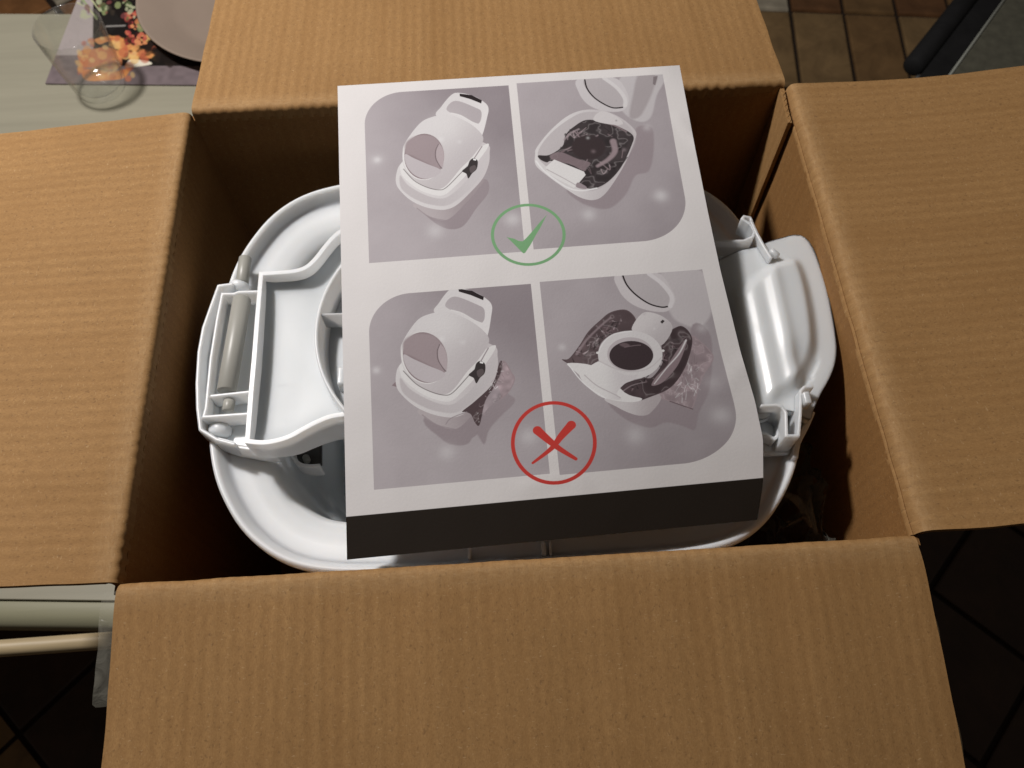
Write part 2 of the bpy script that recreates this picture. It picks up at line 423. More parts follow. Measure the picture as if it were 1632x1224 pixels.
cv = Canvas(210, 297, 6, PAPER_W)
def rr_mask(u0, u1, v0, v1, corner, rad):
    X, Y = np.meshgrid((np.arange(cv.W)+.5)/cv.res, (np.arange(cv.H)+.5)/cv.res)
    mk = np.minimum(np.minimum(X-u0, u1-X), np.minimum(Y-v0, v1-Y))
    if corner == 'tl': cx, cy = u0+rad, v0+rad; q = (X < cx) & (Y < cy)
    else: cx, cy = u1-rad, v1-rad; q = (X > cx) & (Y > cy)
    mk = np.where(q, rad-np.hypot(X-cx, Y-cy), mk)
    return np.clip(mk*cv.res+.5, 0, 1)
big = smooth_noise(cv.H, cv.W, 90, 3); mid = smooth_noise(cv.H, cv.W, 24, 4)
def panel(u0, u1, v0, v1, corner, rad, dark_side):
    mk = rr_mask(u0, u1, v0, v1, corner, rad)
    X, Y = np.meshgrid((np.arange(cv.W)+.5)/cv.res, (np.arange(cv.H)+.5)/cv.res)
    tx = np.clip((X-u0)/(u1-u0), 0, 1); ty = np.clip((Y-v0)/(v1-v0), 0, 1)
    hi = pc(180, 169, 173); lo = pc(144, 132, 137)
    if dark_side == 'tr': t = np.clip(1.1*tx*(1-ty)**1.2+.25*(1-ty)+.12*tx, 0, 1)
    else: t = np.clip(.25+.5*ty**3*tx+.25*(1-ty)*tx, 0, 1)
    t = np.clip(t+(big-.5)*.16+(mid-.5)*.06, 0, 1)[..., None]
    c = hi*(1-t)+lo*t
    cv.a = cv.a*(1-mk[..., None])+c*mk[..., None]; cv.clip = mk
W1 = pc(211, 203, 205); W2 = pc(222, 215, 216); W3 = pc(194, 184, 187); G1 = pc(176, 164, 168); SH = pc(152, 138, 143); DK = pc(60, 53, 54); VD = pc(44, 36, 38)
BG = pc(62, 54, 56); BL = pc(168, 150, 155); IN = pc(146, 129, 133); LT = pc(232, 226, 228)

def closed_box(cv, bag=False):
    """the closed toilet with its hood, round doorway and handle"""
    cv.poly([(430,850),(480,900),(560,960),(640,985),(720,960),(800,850),(865,770),(882,710),(860,665),(800,690),(700,800),(560,880)], SH, 5)
    cv.poly([(400,820),(440,870),(500,905),(560,925),(605,926),(650,900),(720,830),(800,740),(840,660),(600,760)], pc(180,168,171), 2, grad=((450,850),(760,780),pc(158,144,148)))
    cv.line([(420,850),(500,905),(600,928)], 3, SH, feather=3, op=.8)
    cv.poly([(320,560),(290,620),(285,685),(310,735),(380,800),(470,842),(560,860),(620,855),(680,825),(760,750),(840,660),(878,570),(884,500),(868,440),(700,400),(450,430)], W1, 2, grad=((400,700),(850,560),pc(200,190,193)))
    cv.poly([(312,640),(360,700),(450,755),(540,785),(610,780),(690,720),(760,645),(830,560),(866,500),(868,540),(830,640),(750,735),(680,795),(620,830),(560,835),(460,815),(370,770),(315,715)], pc(190,180,183), 7, grad=((400,700),(800,620),pc(198,189,192)))
    cv.poly([(322,560),(316,620),(350,670),(440,735),(540,768),(600,762),(660,712),(760,610),(868,470),(866,438),(760,500),(620,600),(420,560)], W2, 2)
    cv.poly([(545,262),(575,200),(640,125),(690,112),(780,132),(850,172),(877,210),(868,270),(838,380),(800,430),(700,330)], W1, 2, grad=((600,160),(850,320),pc(222,214,216)))
    cv.poly([(608,215),(640,172),(690,166),(790,205),(830,230),(828,285),(806,312),(770,298),(700,258),(640,242)], pc(176,165,169), 2)
    cv.line([(640,242),(700,258),(770,298),(806,312)], 4, W2, feather=3)
    cv.poly([(345,430),(400,350),(460,290),(540,260),(600,252),(660,262),(760,310),(832,375),(838,430),(770,525),(700,595),(630,680),(580,722),(520,728),(440,695),(370,640),(332,570),(328,480)], W1, 2, grad=((470,330),(760,560),pc(192,182,185)))
    cv.glow((600,330), 130, W2, .7); cv.glow((570,410), 22, LT, .8); cv.glow((690,425), 18, LT, .5)
    cv.line([(334,600),(400,672),(480,715),(560,733),(610,715),(700,625),(740,585)], 2.5, pc(90,78,80), feather=3, op=.8)
    cv.ell((462,520), 134, 150, W2, feather=2); cv.ell((466,519), 128, 146, pc(140,122,126), feather=2)
    cv.poly([(350,430),(420,385),(520,390),(575,450),(590,520),(570,600),(480,560),(380,510),(345,500)], pc(158,141,145), 14)
    cv.ell((602,510), 60, 92, pc(172,156,160), feather=2, op=.0)
    cv.poly([(562,440),(584,470),(592,520),(585,575),(575,590),(548,560),(536,505),(545,455)], pc(178,162,166), 3)
    cv.line([(556,442),(540,480),(540,530),(560,572),(578,595)], 3, pc(100,84,88), feather=3, op=.8)
    cv.poly([(343,505),(400,530),(480,565),(572,606),(540,645),(470,662),(400,635),(352,575)], pc(190,179,183), 3)
    cv.poly([(692,117),(770,127),(835,160),(830,180),(760,152),(694,134)], VD, 1, curve=False)
    cv.line([(780,540),(835,455)], 3, SH, feather=3)
    cv.poly([(783,530),(808,548),(802,598),(772,628),(748,660),(735,630),(708,612),(742,582),(758,545)], DK, 1.5)
    cv.poly([(757,590),(790,575),(796,600),(765,625)], pc(95,84,86), 2); cv.poly([(780,532),(800,536),(796,546),(778,542)], LT, 1.5, curve=False)

# panel 1
cv.k = .10
panel(15.5, 103.0, 7.5, 126.5, 'tl', 23, 'tr')
cv.f = lambda p: px_paper((560+p[0]/4.013, 120+p[1]/4.013))
closed_box(cv)
cv.glow((165,540), 26, LT, .9); cv.glow((160,540), 60, LT, .35); cv.glow((535,995), 60, LT, .6); cv.glow((1030,920), 60, LT, .8); cv.glow((320,640), 60, LT, .0)
# panel 2
panel(108, 198.5, 6.3, 125.5, 'br', 28, 'x')
cv.f = lambda p: px_paper((810+p[0]*.2613, 100+p[1]*.2613))
cv.poly([(720,60),(960,60),(905,200),(870,330),(800,360),(700,300),(660,180)], pc(190,181,184), 12)
cv.poly([(800,60),(905,80),(890,150),(850,250),(800,330),(740,330),(760,200)], pc(166,155,158), 16)
cv.poly([(885,85),(912,80),(897,138),(882,130)], pc(130,118,121), 3, curve=False)
cv.poly([(425,100),(430,180),(480,250),(560,290),(650,300),(710,285),(735,230),(715,160),(640,90)], pc(200,191,194), 5)
cv.poly([(462,105),(485,175),(540,228),(600,258),(660,278),(700,272),(700,220),(650,150),(580,95)], pc(180,170,173), 2)
cv.line([(467,104),(480,155),(520,208),(580,250),(640,275),(697,272)], 4.5, VD, feather=2)
cv.line([(585,95),(660,150),(710,215),(712,262)], 12, pc(210,202,204), feather=6)
cv.poly([(360,770),(430,845),(540,888),(630,882),(720,800),(775,690),(855,662),(885,560),(885,420),(850,385),(780,400),(760,520),(560,760)], SH, 12)
cv.poly([(164,560),(175,515),(260,410),(370,320),(480,286),(600,298),(700,345),(775,415),(773,470),(720,600),(650,720),(580,810),(515,838),(440,822),(360,775),(240,690),(168,625)], W1, 2, grad=((350,760),(620,760),pc(196,186,189)))
cv.poly([(180,552),(260,430),(390,332),(480,300),(600,312),(700,358),(760,425),(750,500),(640,690),(550,770),(440,770),(240,640)], pc(188,178,181), 3)
cv.poly([(183,565),(250,562),(330,510),(350,440),(400,390),(480,348),(600,365),(700,402),(762,446),(752,505),(690,635),(610,725),(520,768),(440,752),(426,728),(470,680),(400,640),(270,600),(235,608),(195,590)], BG, 3)
for k in range(70):
    a = random.uniform(0, 6.28); r0 = random.uniform(80, 190); cx = 520+r0*math.cos(a)*1.1; cy = 540+r0*math.sin(a)*.85
    cv.line([(cx, cy), (cx+random.uniform(-35, 35), cy+random.uniform(-30, 30)), (cx+random.uniform(-70, 70), cy+random.uniform(-30, 30))], random.uniform(2, 6), random.choice([VD, DK, DK, pc(120,102,106), pc(150,131,136)]), feather=4, op=.75) if 250 < cx < 700 and 370 < cy < 720 and (cx-250)+(cy-370)*.2 > 60 and cy < 560+(cx-250)*.55 and (cx+cy*.6) < 1110 else None
cv.crumple([(183,565),(250,562),(330,510),(350,440),(400,390),(480,348),(600,365),(700,402),(762,446),(752,505),(690,635),(610,725),(520,768),(440,752),(426,728),(470,680),(400,640),(270,600),(235,608),(195,590)], .65, 3)
cv.ell((490,515), 105, 75, pc(62,51,53), feather=16)
cv.poly([(255,565),(320,545),(420,585),(500,610),(480,640),(460,660),(380,620),(280,598)], pc(138,119,124), 6, op=.8)
cv.line([(640,480),(650,540),(610,590),(545,630)], 20, pc(158,138,143), 10, feather=12, op=.85)
cv.line([(340,470),(380,430),(430,405)], 6, BL, feather=6, op=.6); cv.glow((485,458), 12, LT, .7); cv.glow((518,540), 16, pc(150,130,135), .8)
cv.line([(560,360),(640,380),(720,420)], 5, pc(130,112,116), feather=5); cv.glow((705,530), 16, BL, .7)
cv.poly([(520,350),(570,295),(660,328),(700,372),(640,378)], pc(206,197,199), 3); cv.glow((658,352), 8, DK, .9)
cv.poly([(280,590),(462,664),(472,684),(415,752),(400,762),(232,672),(230,635)], W2, 2, curve=False)
cv.line([(235,650),(330,700),(415,748)], 3, pc(186,176,179), feather=3); cv.line([(170,600),(230,670),(350,755),(440,780),(540,765)], 5, LT, feather=3, op=.8)
cv.poly([(425,730),(475,755),(470,770),(415,758)], pc(150,135,140), 3)
cv.glow((930,810), 50, LT, .85); cv.glow((490,925), 50, LT, .7); cv.glow((845,395), 30, LT, .5)
# panel 3
panel(14.3, 104.5, 147.8, 261.5, 'tl', 23, 'tr')
src = [(692,118),(465,518),(600,925),(783,530),(285,690),(865,440),(835,165)]; dst = [(538,86),(352,480),(510,900),(675,462),(190,612),(752,390),(680,128)]
AF = np.linalg.lstsq(np.array([[a, b, 1] for a, b in src], float), np.array(dst, float), rcond=None)[0]
f3 = lambda p: px_paper((580+p[0]*.2778, 440+p[1]*.2778))
cv.f = f3
cv.poly([(350,800),(440,930),(520,970),(600,960),(640,900),(690,965),(720,880),(800,790),(860,730),(850,690),(700,640)], SH, 10)
cv.poly([(788,488),(850,555),(866,600),(820,680),(720,760),(650,850),(620,800),(700,700)], pc(158,139,144), 3)
cv.poly([(160,628),(185,603),(200,640)], pc(140,122,126), 2, curve=False)
cv.f = lambda p: f3(tuple(np.array([p[0], p[1], 1.0]) @ AF))
closed_box(cv)
cv.f = f3
cv.poly([(565,775),(640,715),(740,615),(776,500),(792,490),(790,545),(745,640),(695,720),(665,850),(640,845),(615,795),(585,780)], pc(84,68,71), 2)
for k in range(26):
    t = random.random(); cx = 640+150*t+random.uniform(-20, 30); cy = 820-300*t+random.uniform(-20, 30)
    cv.line([(cx, cy), (cx+random.uniform(-18, 18), cy+random.uniform(-25, 25))], 2, random.choice([LT, BL, pc(120,100,105)]), .8, feather=3, op=.6)
cv.crumple([(788,488),(850,555),(866,600),(820,680),(720,760),(650,850),(620,800),(700,700)], .6, 9, 16)
cv.line([(470,850),(500,815),(590,780)], 2.5, SH, feather=4)
cv.glow((70,540), 26, LT, .8); cv.glow((475,1010), 55, LT, .55); cv.glow((945,920), 60, LT, .6)
# panel 4
panel(109.5, 200.3, 147.0, 262.7, 'br', 28, 'x')
cv.f = lambda p: px_paper((840+p[0]*.2778, 420+p[1]*.2778))
cv.poly([(760,60),(1000,40),(1060,250),(1000,360),(900,350),(820,280)], pc(192,182,185), 16)
cv.poly([(515,60),(525,150),(590,225),(690,268),(800,275),(850,220),(830,150),(740,50)], pc(200,190,193), 5)
cv.poly([(546,65),(572,122),(640,190),(720,232),(805,246),(820,200),(770,130),(680,55)], pc(182,172,175), 2)
cv.line([(547,62),(572,122),(625,180),(700,230),(770,250),(805,247)], 4.5, VD, feather=2)
cv.line([(700,60),(780,120),(830,190),(822,245)], 12, pc(212,203,206), feather=6)
cv.poly([(470,790),(560,890),(700,942),(800,912),(900,935),(962,952),(985,860),(1050,700),(1055,420),(950,350),(900,600),(700,800)], SH, 10)
cv.poly([(930,420),(1000,450),(1062,515),(1066,560),(1015,640),(985,720),(950,832),(900,822),(830,795),(750,750),(860,600)], pc(160,141,146), 3)
cv.line([(950,835),(890,815),(820,790)], 3, pc(110,94,98), feather=4)
for k in range(75):
    t = random.random(); cx = 930+random.uniform(-70, 70)-30*t; cy = 560+220*t+random.uniform(-20, 20)
    cv.line([(cx, cy), (cx+random.uniform(-25, 25), cy+random.uniform(-35, 35)), (cx+random.uniform(-25, 25), cy+random.uniform(-45, 45))], 2, random.choice([LT, BL, BL, pc(135,115,120)]), .8, feather=3, op=.5)
cv.crumple([(930,420),(1000,450),(1062,515),(1066,560),(1015,640),(985,720),(950,832),(900,822),(830,795),(750,750),(860,600)], .5, 41, 16)
cv.poly([(450,770),(520,825),(600,862),(660,873),(710,855),(770,770),(700,740)], pc(204,195,197), 2, grad=((520,800),(740,800),pc(178,166,169)))
cv.poly([(200,550),(240,545),(300,470),(350,392),(420,325),(482,278),(570,266),(625,322),(600,385),(500,400),(430,450),(408,510),(412,555),(350,592),(300,618),(240,578)], pc(94,78,81), 2)
for k in range(60):
    t = random.random(); cx = 270+250*t+random.uniform(-20, 30); cy = 540-220*t+random.uniform(-15, 45)
    cv.line([(cx, cy), (cx+random.uniform(-20, 20)+10, cy+random.uniform(-25, 20)-10)], 4, random.choice([BL, pc(125,107,111), DK, VD, DK]), 1, feather=4, op=.7)
cv.crumple([(200,550),(240,545),(300,470),(350,392),(420,325),(482,278),(570,266),(625,322),(600,385),(500,400),(430,450),(408,510),(412,555),(350,592),(300,618),(240,578)], .6, 21)
cv.line([(285,520),(340,440),(420,360),(480,310)], 7, pc(150,131,136), 4, feather=8, op=.75)
cv.poly([(770,465),(790,410),(850,368),(892,360),(935,400),(947,465),(905,600),(825,710),(700,768),(620,788),(513,750),(560,690),(660,658),(720,650),(780,560)], pc(76,62,65), 2)
for k in range(60):
    t = random.random(); cx = 880-270*t+random.uniform(-20, 20); cy = 430+300*t+random.uniform(-20, 20)
    cv.line([(cx, cy), (cx+random.uniform(-25, 25), cy+random.uniform(-25, 25))], 4, random.choice([BG, pc(130,110,115), VD, VD]), 1, feather=4, op=.75)
cv.crumple([(770,465),(790,410),(850,368),(892,360),(935,400),(947,465),(905,600),(825,710),(700,768),(620,788),(513,750),(560,690),(660,658),(720,650),(780,560)], .6, 31)
cv.poly([(915,430),(905,490),(860,590),(780,680),(715,700),(740,650),(800,590),(860,500)], pc(140,121,126), 4)
cv.line([(912,440),(870,520),(800,600),(730,690)], 4, LT, 2, feather=5, op=.8)
cv.line([(540,740),(600,700),(680,680)], 3, BL, 2, feather=5, op=.6)
cv.poly([(600,375),(640,305),(690,278),(780,305),(835,370),(770,470),(690,430),(640,400)], pc(208,199,201), 2, grad=((660,320),(790,420),pc(188,178,181)))
cv.poly([(764,335),(778,322),(790,330),(775,345)], DK, 1.5, curve=False); cv.glow((730,375), 8, LT, .7); cv.glow((672,290), 10, G1, .8)
cv.poly([(232,572),(300,640),(340,700),(460,775),(600,795),(660,775),(560,740),(420,600)], W2, 2)
cv.ell((592,525), 185, 140, W1, feather=2)
cv.poly([(300,622),(360,588),(415,562),(470,590),(560,640),(640,640),(610,668),(560,690),(514,745),(535,780),(430,768),(330,690)], W2, 2, grad=((420,680),(560,680),pc(206,197,200)))
cv.ell((592,520), 132, 97, pc(186,174,178), feather=3); cv.ell((598,528), 126, 84, pc(64,52,55), feather=2)
cv.line([(410,510),(440,450),(500,405),(600,388)], 3, LT, feather=4, op=.7); cv.line([(415,560),(500,600),(600,620),(700,600),(770,540)], 3, pc(186,175,178), feather=5, op=.6)
cv.ell((405,512), 9, 7, W2, feather=2); cv.ell((780,500), 9, 7, W2, feather=2)
cv.line([(330,640),(400,700),(500,750),(535,770)], 3, pc(190,180,183), feather=4); cv.line([(235,575),(300,660),(360,715),(450,772)], 3, LT, feather=3)
cv.poly([(530,465),(560,455),(590,470),(560,480)], pc(105,88,92), 8); cv.line([(560,480),(620,470),(650,468)], 2.5, pc(115,98,102), feather=4)
cv.glow((1110,870), 60, LT, .6); cv.glow((200,480), 26, LT, .6); cv.glow((620,985), 60, LT, .55); cv.glow((1000,370), 34, LT, .5); cv.glow((1060,680), 50, LT, .3)
# marks and strip
cv.clip = None; cv.k = .25
GR = pc(122,164,120); RD = pc(196,62,56)
cv.f = lambda p: px_paper((770+p[0]*.12255, 300+p[1]*.12255))
cv.line([(587+466*math.cos(t), 605+387*math.sin(t)) for t in [2*math.pi*i/60 for i in range(60)]], 3.6, GR, curve=False, closed=True)
cv.poly([(832,343),(800,400),(740,520),(690,600),(620,730),(548,838),(527,848),(508,835),(440,765),(375,700),(305,633),(345,645),(400,655),(460,685),(515,690),(560,650),(640,560),(740,440)], GR, 1, curve=False)
cv.f = lambda p: px_paper((800+p[0]*.1308, 630+p[1]*.1308))
cv.line([(632+500*math.cos(t), 580+488*math.sin(t)) for t in [2*math.pi*i/60 for i in range(60)]], 4.0, RD, curve=False, closed=True)
cv.line([(432,428),(560,540),(700,650),(900,775)], 9.8, RD, 3.6); cv.line([(845,362),(720,500),(600,650),(375,825)], 9.8, RD, 2.6)
cv.f = lambda p: p
cv.poly([(-5,274.6),(-5,302),(215,302),(215,274.6)], pc(38,31,26), 1, curve=False)
# toner and paper grain, tied to the sheet
g = smooth_noise(cv.H, cv.W, 2, 11)*.5+np.random.RandomState(5).rand(cv.H, cv.W)*.5
cv.a *= (1+(g-.5)*.07)[..., None]
cv.a += ((np.random.RandomState(9).rand(cv.H, cv.W) > .985)*.01)[..., None]
IMG = cv.image('printed_instruction_sheet')
def image_mat(name, im, rough=.6, spec=.3, bump=0):
    mt, nt, bs = newmat(name); t = N(nt, 'ShaderNodeTexImage'); t.image = im; t.extension = 'EXTEND'
    nt.links.new(t.outputs[0], bs.inputs['Base Color']); bs.inputs['Roughness'].default_value = rough; bs.inputs['Specular IOR Level'].default_value = spec
    if bump:
        tc = N(nt, 'ShaderNodeTexCoord').outputs['Object']
        bp = N(nt, 'ShaderNodeBump'); bp.inputs['Strength'].default_value = .35; bp.inputs['Distance'].default_value = bump
        nt.links.new(mathn(nt, 'ADD', noise_t(nt, tc, 700, 3, .6), mathn(nt, 'MULTIPLY', noise_t(nt, tc, 30, 2, .5), 2.0)), bp.inputs['Height']); nt.links.new(bp.outputs[0], bs.inputs['Normal'])
    return mt
M_paper = image_mat('printed_paper', IMG, .7, .10, .0002)

# ================================================================== SETTING
ZT = -0.30; ZF = -1.05          # table top, floor
H_BOX = 0.295; WX = 0.20; WY = 0.1565
def tile_mat(name, c):
    mt, nt, bs = newmat(name)
    tc = N(nt, 'ShaderNodeTexCoord').outputs['Object']
    oi = N(nt, 'ShaderNodeObjectInfo').outputs['Random']
    n1 = noise_t(nt, tc, 14, 5, .65, .5)
    col_ = mixc(nt, ramp(nt, n1, [(.3, 0.0), (.7, 1.0)]), tuple(x*.65 for x in c), tuple(x*1.25 for x in c))
    nt.links.new(col_, bs.inputs['Base Color']); bs.inputs['Roughness'].default_value = .4
    return mt
M_tiles = [tile_mat('brown_glazed_tile', (.30, .175, .075)), tile_mat('tan_glazed_tile', (.35, .225, .105)), tile_mat('russet_glazed_tile', (.24, .115, .05)), tile_mat('cream_glazed_tile', (.62, .55, .42)), tile_mat('shade_dark_russet_tile', (.07, .038, .022)), tile_mat('orange_glazed_tile', (.42, .19, .07))]
fl = obj('floor', [(-6, -5, ZF-.004), (6, -5, ZF-.004), (6, 8, ZF-.004), (-6, 8, ZF-.004)], [(0, 1, 2, 3)], M_grout, None, smooth=False, kind='structure')
tile_meshes = {}
def tile_mesh(mi, s, s2=None):
    s2 = s2 or s
    if (mi, s, s2) in tile_meshes: return tile_meshes[(mi, s, s2)]
    h = s/2; e = .004; ky = s2/s
    V = [(-h, -h, -.003), (h, -h, -.003), (h, h, -.003), (-h, h, -.003), (-h+.001, -h+.001, .0035), (h-.001, -h+.001, .0035), (h-.001, h-.001, .0035), (-h+.001, h-.001, .0035),
         (-h+e, -h+e, .005), (h-e, -h+e, .005), (h-e, h-e, .005), (-h+e, h-e, .005)]
    Fc = [(8, 9, 10, 11)]+[(a, (a+1) % 4, 4+(a+1) % 4, 4+a) for a in range(4)]+[(4+a, 4+(a+1) % 4, 8+(a+1) % 4, 8+a) for a in range(4)]
    me = bpy.data.meshes.new('tile'); me.from_pydata([(a_, b_*ky, c_) for a_, b_, c_ in V], [], Fc); me.materials.append(M_tiles[mi]); tile_meshes[(mi, s, s2)] = me; return me
rs = random.Random(3); far = []; count = 0
def tile_field(origin, ang, pitch, size, ok, pick, p2=None):
    p2 = p2 or pitch; size2 = p2-(pitch-size)
    global count
    ca, sa = math.cos(ang), math.sin(ang)
    for i in range(-26, 27):
        for j in range(-26, 27):
            x = origin[0]+(i+.5)*pitch*ca-(j+.5)*p2*sa; y = origin[1]+(i+.5)*pitch*sa+(j+.5)*p2*ca
            if not ok(x, y): continue
            mi = pick(i, j, x, y)
            q = R @ (np.array([x, y, ZF])-CP); inside = q[2] > .1 and -90 < q[0]/q[2]*F+CC[0] < 1722 and -90 < q[1]/q[2]*F+CC[1] < 1314
            if inside and count < 290:
                o = bpy.data.objects.new('tile', tile_mesh(mi, size, size2)); o.location = (x, y, ZF+rs.uniform(-.0006, .0006)); o.rotation_euler = (0, 0, ang+rs.uniform(-.004, .004))
                COL.objects.link(o); o.parent = fl; count += 1
            else: far.append((x, y, ang, size, size2, mi))
pitch = .146
a0 = math.radians(-8.5)
ra1 = at(1255, 19, ZF); ra2 = at(1518, 29, ZF); ta = math.atan2(ra2[1]-ra1[1], ra2[0]-ra1[0]); tp = np.linalg.norm((np.array(at(1432, 45, ZF))-np.array(at(1262, 45, ZF)))[:2])/2
to = at(1259.5, 19, ZF); print('tiles', ta, tp)
tile_field((to[0], to[1]), ta, tp, tp-.009, lambda x, y: y > .62 and x > -.3 and x < 3 and y < 3.6,
           lambda i, j, x, y: 3 if (i == -1 and j == 0) else ([1, 0, 1, 0, 1][i % 5] if j == -1 else [2, 0, 2, 0][(i+j) % 4]), .27)
tile_field((1.02, .30), math.radians(45), .20, .192, lambda x, y: y <= .50 and -2.2 < x < 3.2 and y > -1.6,
           lambda i, j, x, y: 4)  # russet darkened nearly to black, painting in the shadow on this floor
e0 = at(45, 0, ZF); e1 = at(66, 26, ZF); ea = math.atan2(e1[1]-e0[1], e1[0]-e0[0])
tile_field((e1[0]+.03, e1[1]+.03), ea, .30, .285, lambda x, y: y > .80 and -3.4 < x < -.50 and y < 3.6, lambda i, j, x, y: 3 if (i+j) % 2 else 5)
if far:
    VF = []
    for x, y, a, s, s2, mi in far:
        h = s/2; h2 = s2/2; c_, s_ = math.cos(a), math.sin(a)
        VF.append(([(x+p*c_-q*s_, y+p*s_+q*c_, ZF+zz) for p, q, zz in ((-h, -h2, .003), (h, -h2, .003), (h, h2, .003), (-h, h2, .003))], [(0, 1, 2, 3)]))
    v, f = merge(*VF); obj('outer_tiles', v, f, M_tiles[0], fl, smooth=False, kind='stuff')

# table: top right end just past the box, near edge under it
tb = thing('dining_table', (-.8, .27, ZF), 'pale green painted dining table under the open cardboard box, set with placemat and glass', 'table')
near0 = at(0, 955, ZT); near1 = at(160, 957, ZT); far0 = at(0, 32, ZT)
ang = math.atan2(near1[1]-near0[1], near1[0]-near0[0])
yn = near0[1]; yf = far0[1]; slope = math.tan(ang)
def tpt(x, y, z): return (x, y+slope*(x-near0[0]), z)
v = [tpt(x, y, z) for x in (-1.75, .225) for y in (yn, yf) for z in (ZT-.022, ZT)]
obj('tabletop', v, boxm(0, 1, 0, 1, 0, 1)[1], M_table, tb, bevel=.0008)
prof = [(-.0005, -.0225), (-.0005, -.0035), (-.003, -.0025), (-.012, -.0032), (-.019, -.0065), (-.0225, -.013), (-.022, -.0225), (-.015, -.028), (-.0005, -.028)]
loops = [[tpt(x, yn+p, ZT+z) for p, z in prof] for x in (-1.75, .22)]
v, f = loft(loops, True, True); obj('edge_moulding', v, f, M_apron, tb, angle=60)
v = [tpt(x, y, z) for x in (-1.7, .19) for y in (yn+.03, yf-.03) for z in (ZT-.12, ZT-.055)]
obj('apron', v, boxm(0, 1, 0, 1, 0, 1)[1], M_apron, tb, bevel=.001)
for x in (-1.66, .13):
    for y in (yn+.07, yf-.07):
        c0 = tpt(x, y, 0); vv, ff = boxm(c0[0]-.03, c0[0]+.03, c0[1]-.03, c0[1]+.03, ZF+.006, ZT-.121)
        obj('leg', vv, ff, M_apron, tb, bevel=.003)

# chair pushed to the near side: its pale top rail is what shows
r0 = np.array(at(-60, 1037, -.22)); r1 = np.array(at(210, 1019, -.22)); r0[2] = -.222; r1[2] = -.218
ch = thing('wooden_bench', (r0[0], r0[1], ZF), 'pale wooden bench at the near table edge, only its rounded back rail catching light', 'bench')
rd = (r1-r0)/np.linalg.norm(r1-r0); ra_ = r0-rd*.75; rb_ = r1+rd*.10
v, f = cyl(ra_, rb_, .0062, 24); obj('back_rail', v, f, M_wood, ch)
for p in (ra_, rb_-rd*.02):
    v, f = cyl(p, (p[0], p[1]+.01, ZF+.006), .011, 16, .014); obj('post', v, f, M_wood, ch)
v, f = boxm(ra_[0], rb_[0]-.02, r0[1]+.10, r0[1]+.38, -.62, -.60); obj('seat', v, f, M_wood, ch, bevel=.004)
for x in (ra_[0]+.03, rb_[0]-.05):
    v, f = cyl((x, r0[1]+.34, -.621), (x, r0[1]+.35, ZF+.006), .013, 16); obj('leg', v, f, M_wood, ch)

# chair with black frame at the back right
sa_, sb_ = at(1515, 118, -.60), at(1600, 0, -.60)
dv = np.array(sb_)-np.array(sa_); dv[2] = 0; dv /= np.linalg.norm(dv); nv = np.array([dv[1], -dv[0], 0])
base = np.array(sa_)
def sp(a, b, z): p = base+dv*a+nv*b; return (p[0], p[1], z)
st = thing('metal_chair', (float(sp(.1, .2, 0)[0]), float(sp(.1, .2, 0)[1]), ZF), 'grey green padded seat of a black framed chair standing behind the box', 'chair')
loops = []
for ins, z in ((0, -.64), (-.002, -.62), (-.001, -.604), (.006, -.600)):
    loops.append([sp(-.25+ins, ins, z), sp(.42-ins, ins, z), sp(.42-ins, .42-ins, z), sp(-.25+ins, .42-ins, z)])
v, f = loft(loops, True, True); obj('seat', v, f, M_seat, st, smooth=False, bevel=.003)
v, f = wall_path([sp(-.25, 0, 0), sp(.42, 0, 0)], -.599, -.606, .004); obj('piping', v, f, simple('seat_piping', (.5, .52, .46), .6), st)
v, f = cyl(sp(.0, -.060, -.62), sp(.45, -.052, -.62), .019, 24, round_=.006); obj('frame_rail', v, f, M_black, st)
v, f = loft([[sp(-.2, -.043, z), sp(.42, -.036, z), sp(.42, -.003, z), sp(-.2, -.003, z)] for z in (-.66, -.612)], True, True); obj('dark_gap_panel', v, f, M_black, st, smooth=False, bevel=.002)  # black panel added to stand for the dark gap between rail and seat
v, f = cyl(sp(-.012, -.04, -.62), sp(-.02, -.045, ZF+.006), .007, 16); obj('leg', v, f, M_steel, st)
v, f = cyl(sp(.40, -.02, -.641), sp(.42, -.04, ZF+.006), .007, 16); obj('leg', v, f, M_steel, st)
v, f = cyl(sp(-.22, .38, -.641), sp(-.24, .40, ZF+.006), .007, 16); obj('leg', v, f, M_steel, st)
v, f = cyl(sp(.38, .38, -.641), sp(.40, .40, ZF+.006), .007, 16); obj('leg', v, f, M_steel, st)
v, f = cyl(sp(-.03, -.055, -.64), sp(-.05, -.06, ZF+.006), .006, 16); obj('brace', v, f, M_black, st)

# placemat with a printed autumn picture
zp = ZT+.0022
c_bl = at(72, 133, zp); c_br = at(470, 137, zp); c_tl = at(84, -150, zp)
ex = np.array(c_br)-np.array(c_bl); Lx = np.linalg.norm(ex[:2]); ex = ex/Lx; ey = np.array([-ex[1], ex[0], 0])
pw, ph = .44, .30
def mat_uv(p):
    q = np.array(at(p[0], p[1], zp))-np.array(c_bl); return (q @ ex*1000, ph*1000-q @ ey*1000)
pm = Canvas(pw*1000, ph*1000, 2.5, srgb(120, 105, 108))
pm.f = mat_uv
def C7(x, y): return (x/4.533, y/4.533)
def q7(pts): return [C7(*p) for p in pts]
nz = smooth_noise(pm.H, pm.W, 16, 21)[..., None]; pm.a = pm.a*(.85+.3*nz)
pm.poly([(84,88),(98,-20),(152,-20),(150,88)], srgb(178,164,164), 8, curve=False)
pm.poly([(150,105),(148,60),(150,-160),(700,-160),(700,105)], srgb(28,22,20), 6, curve=False)
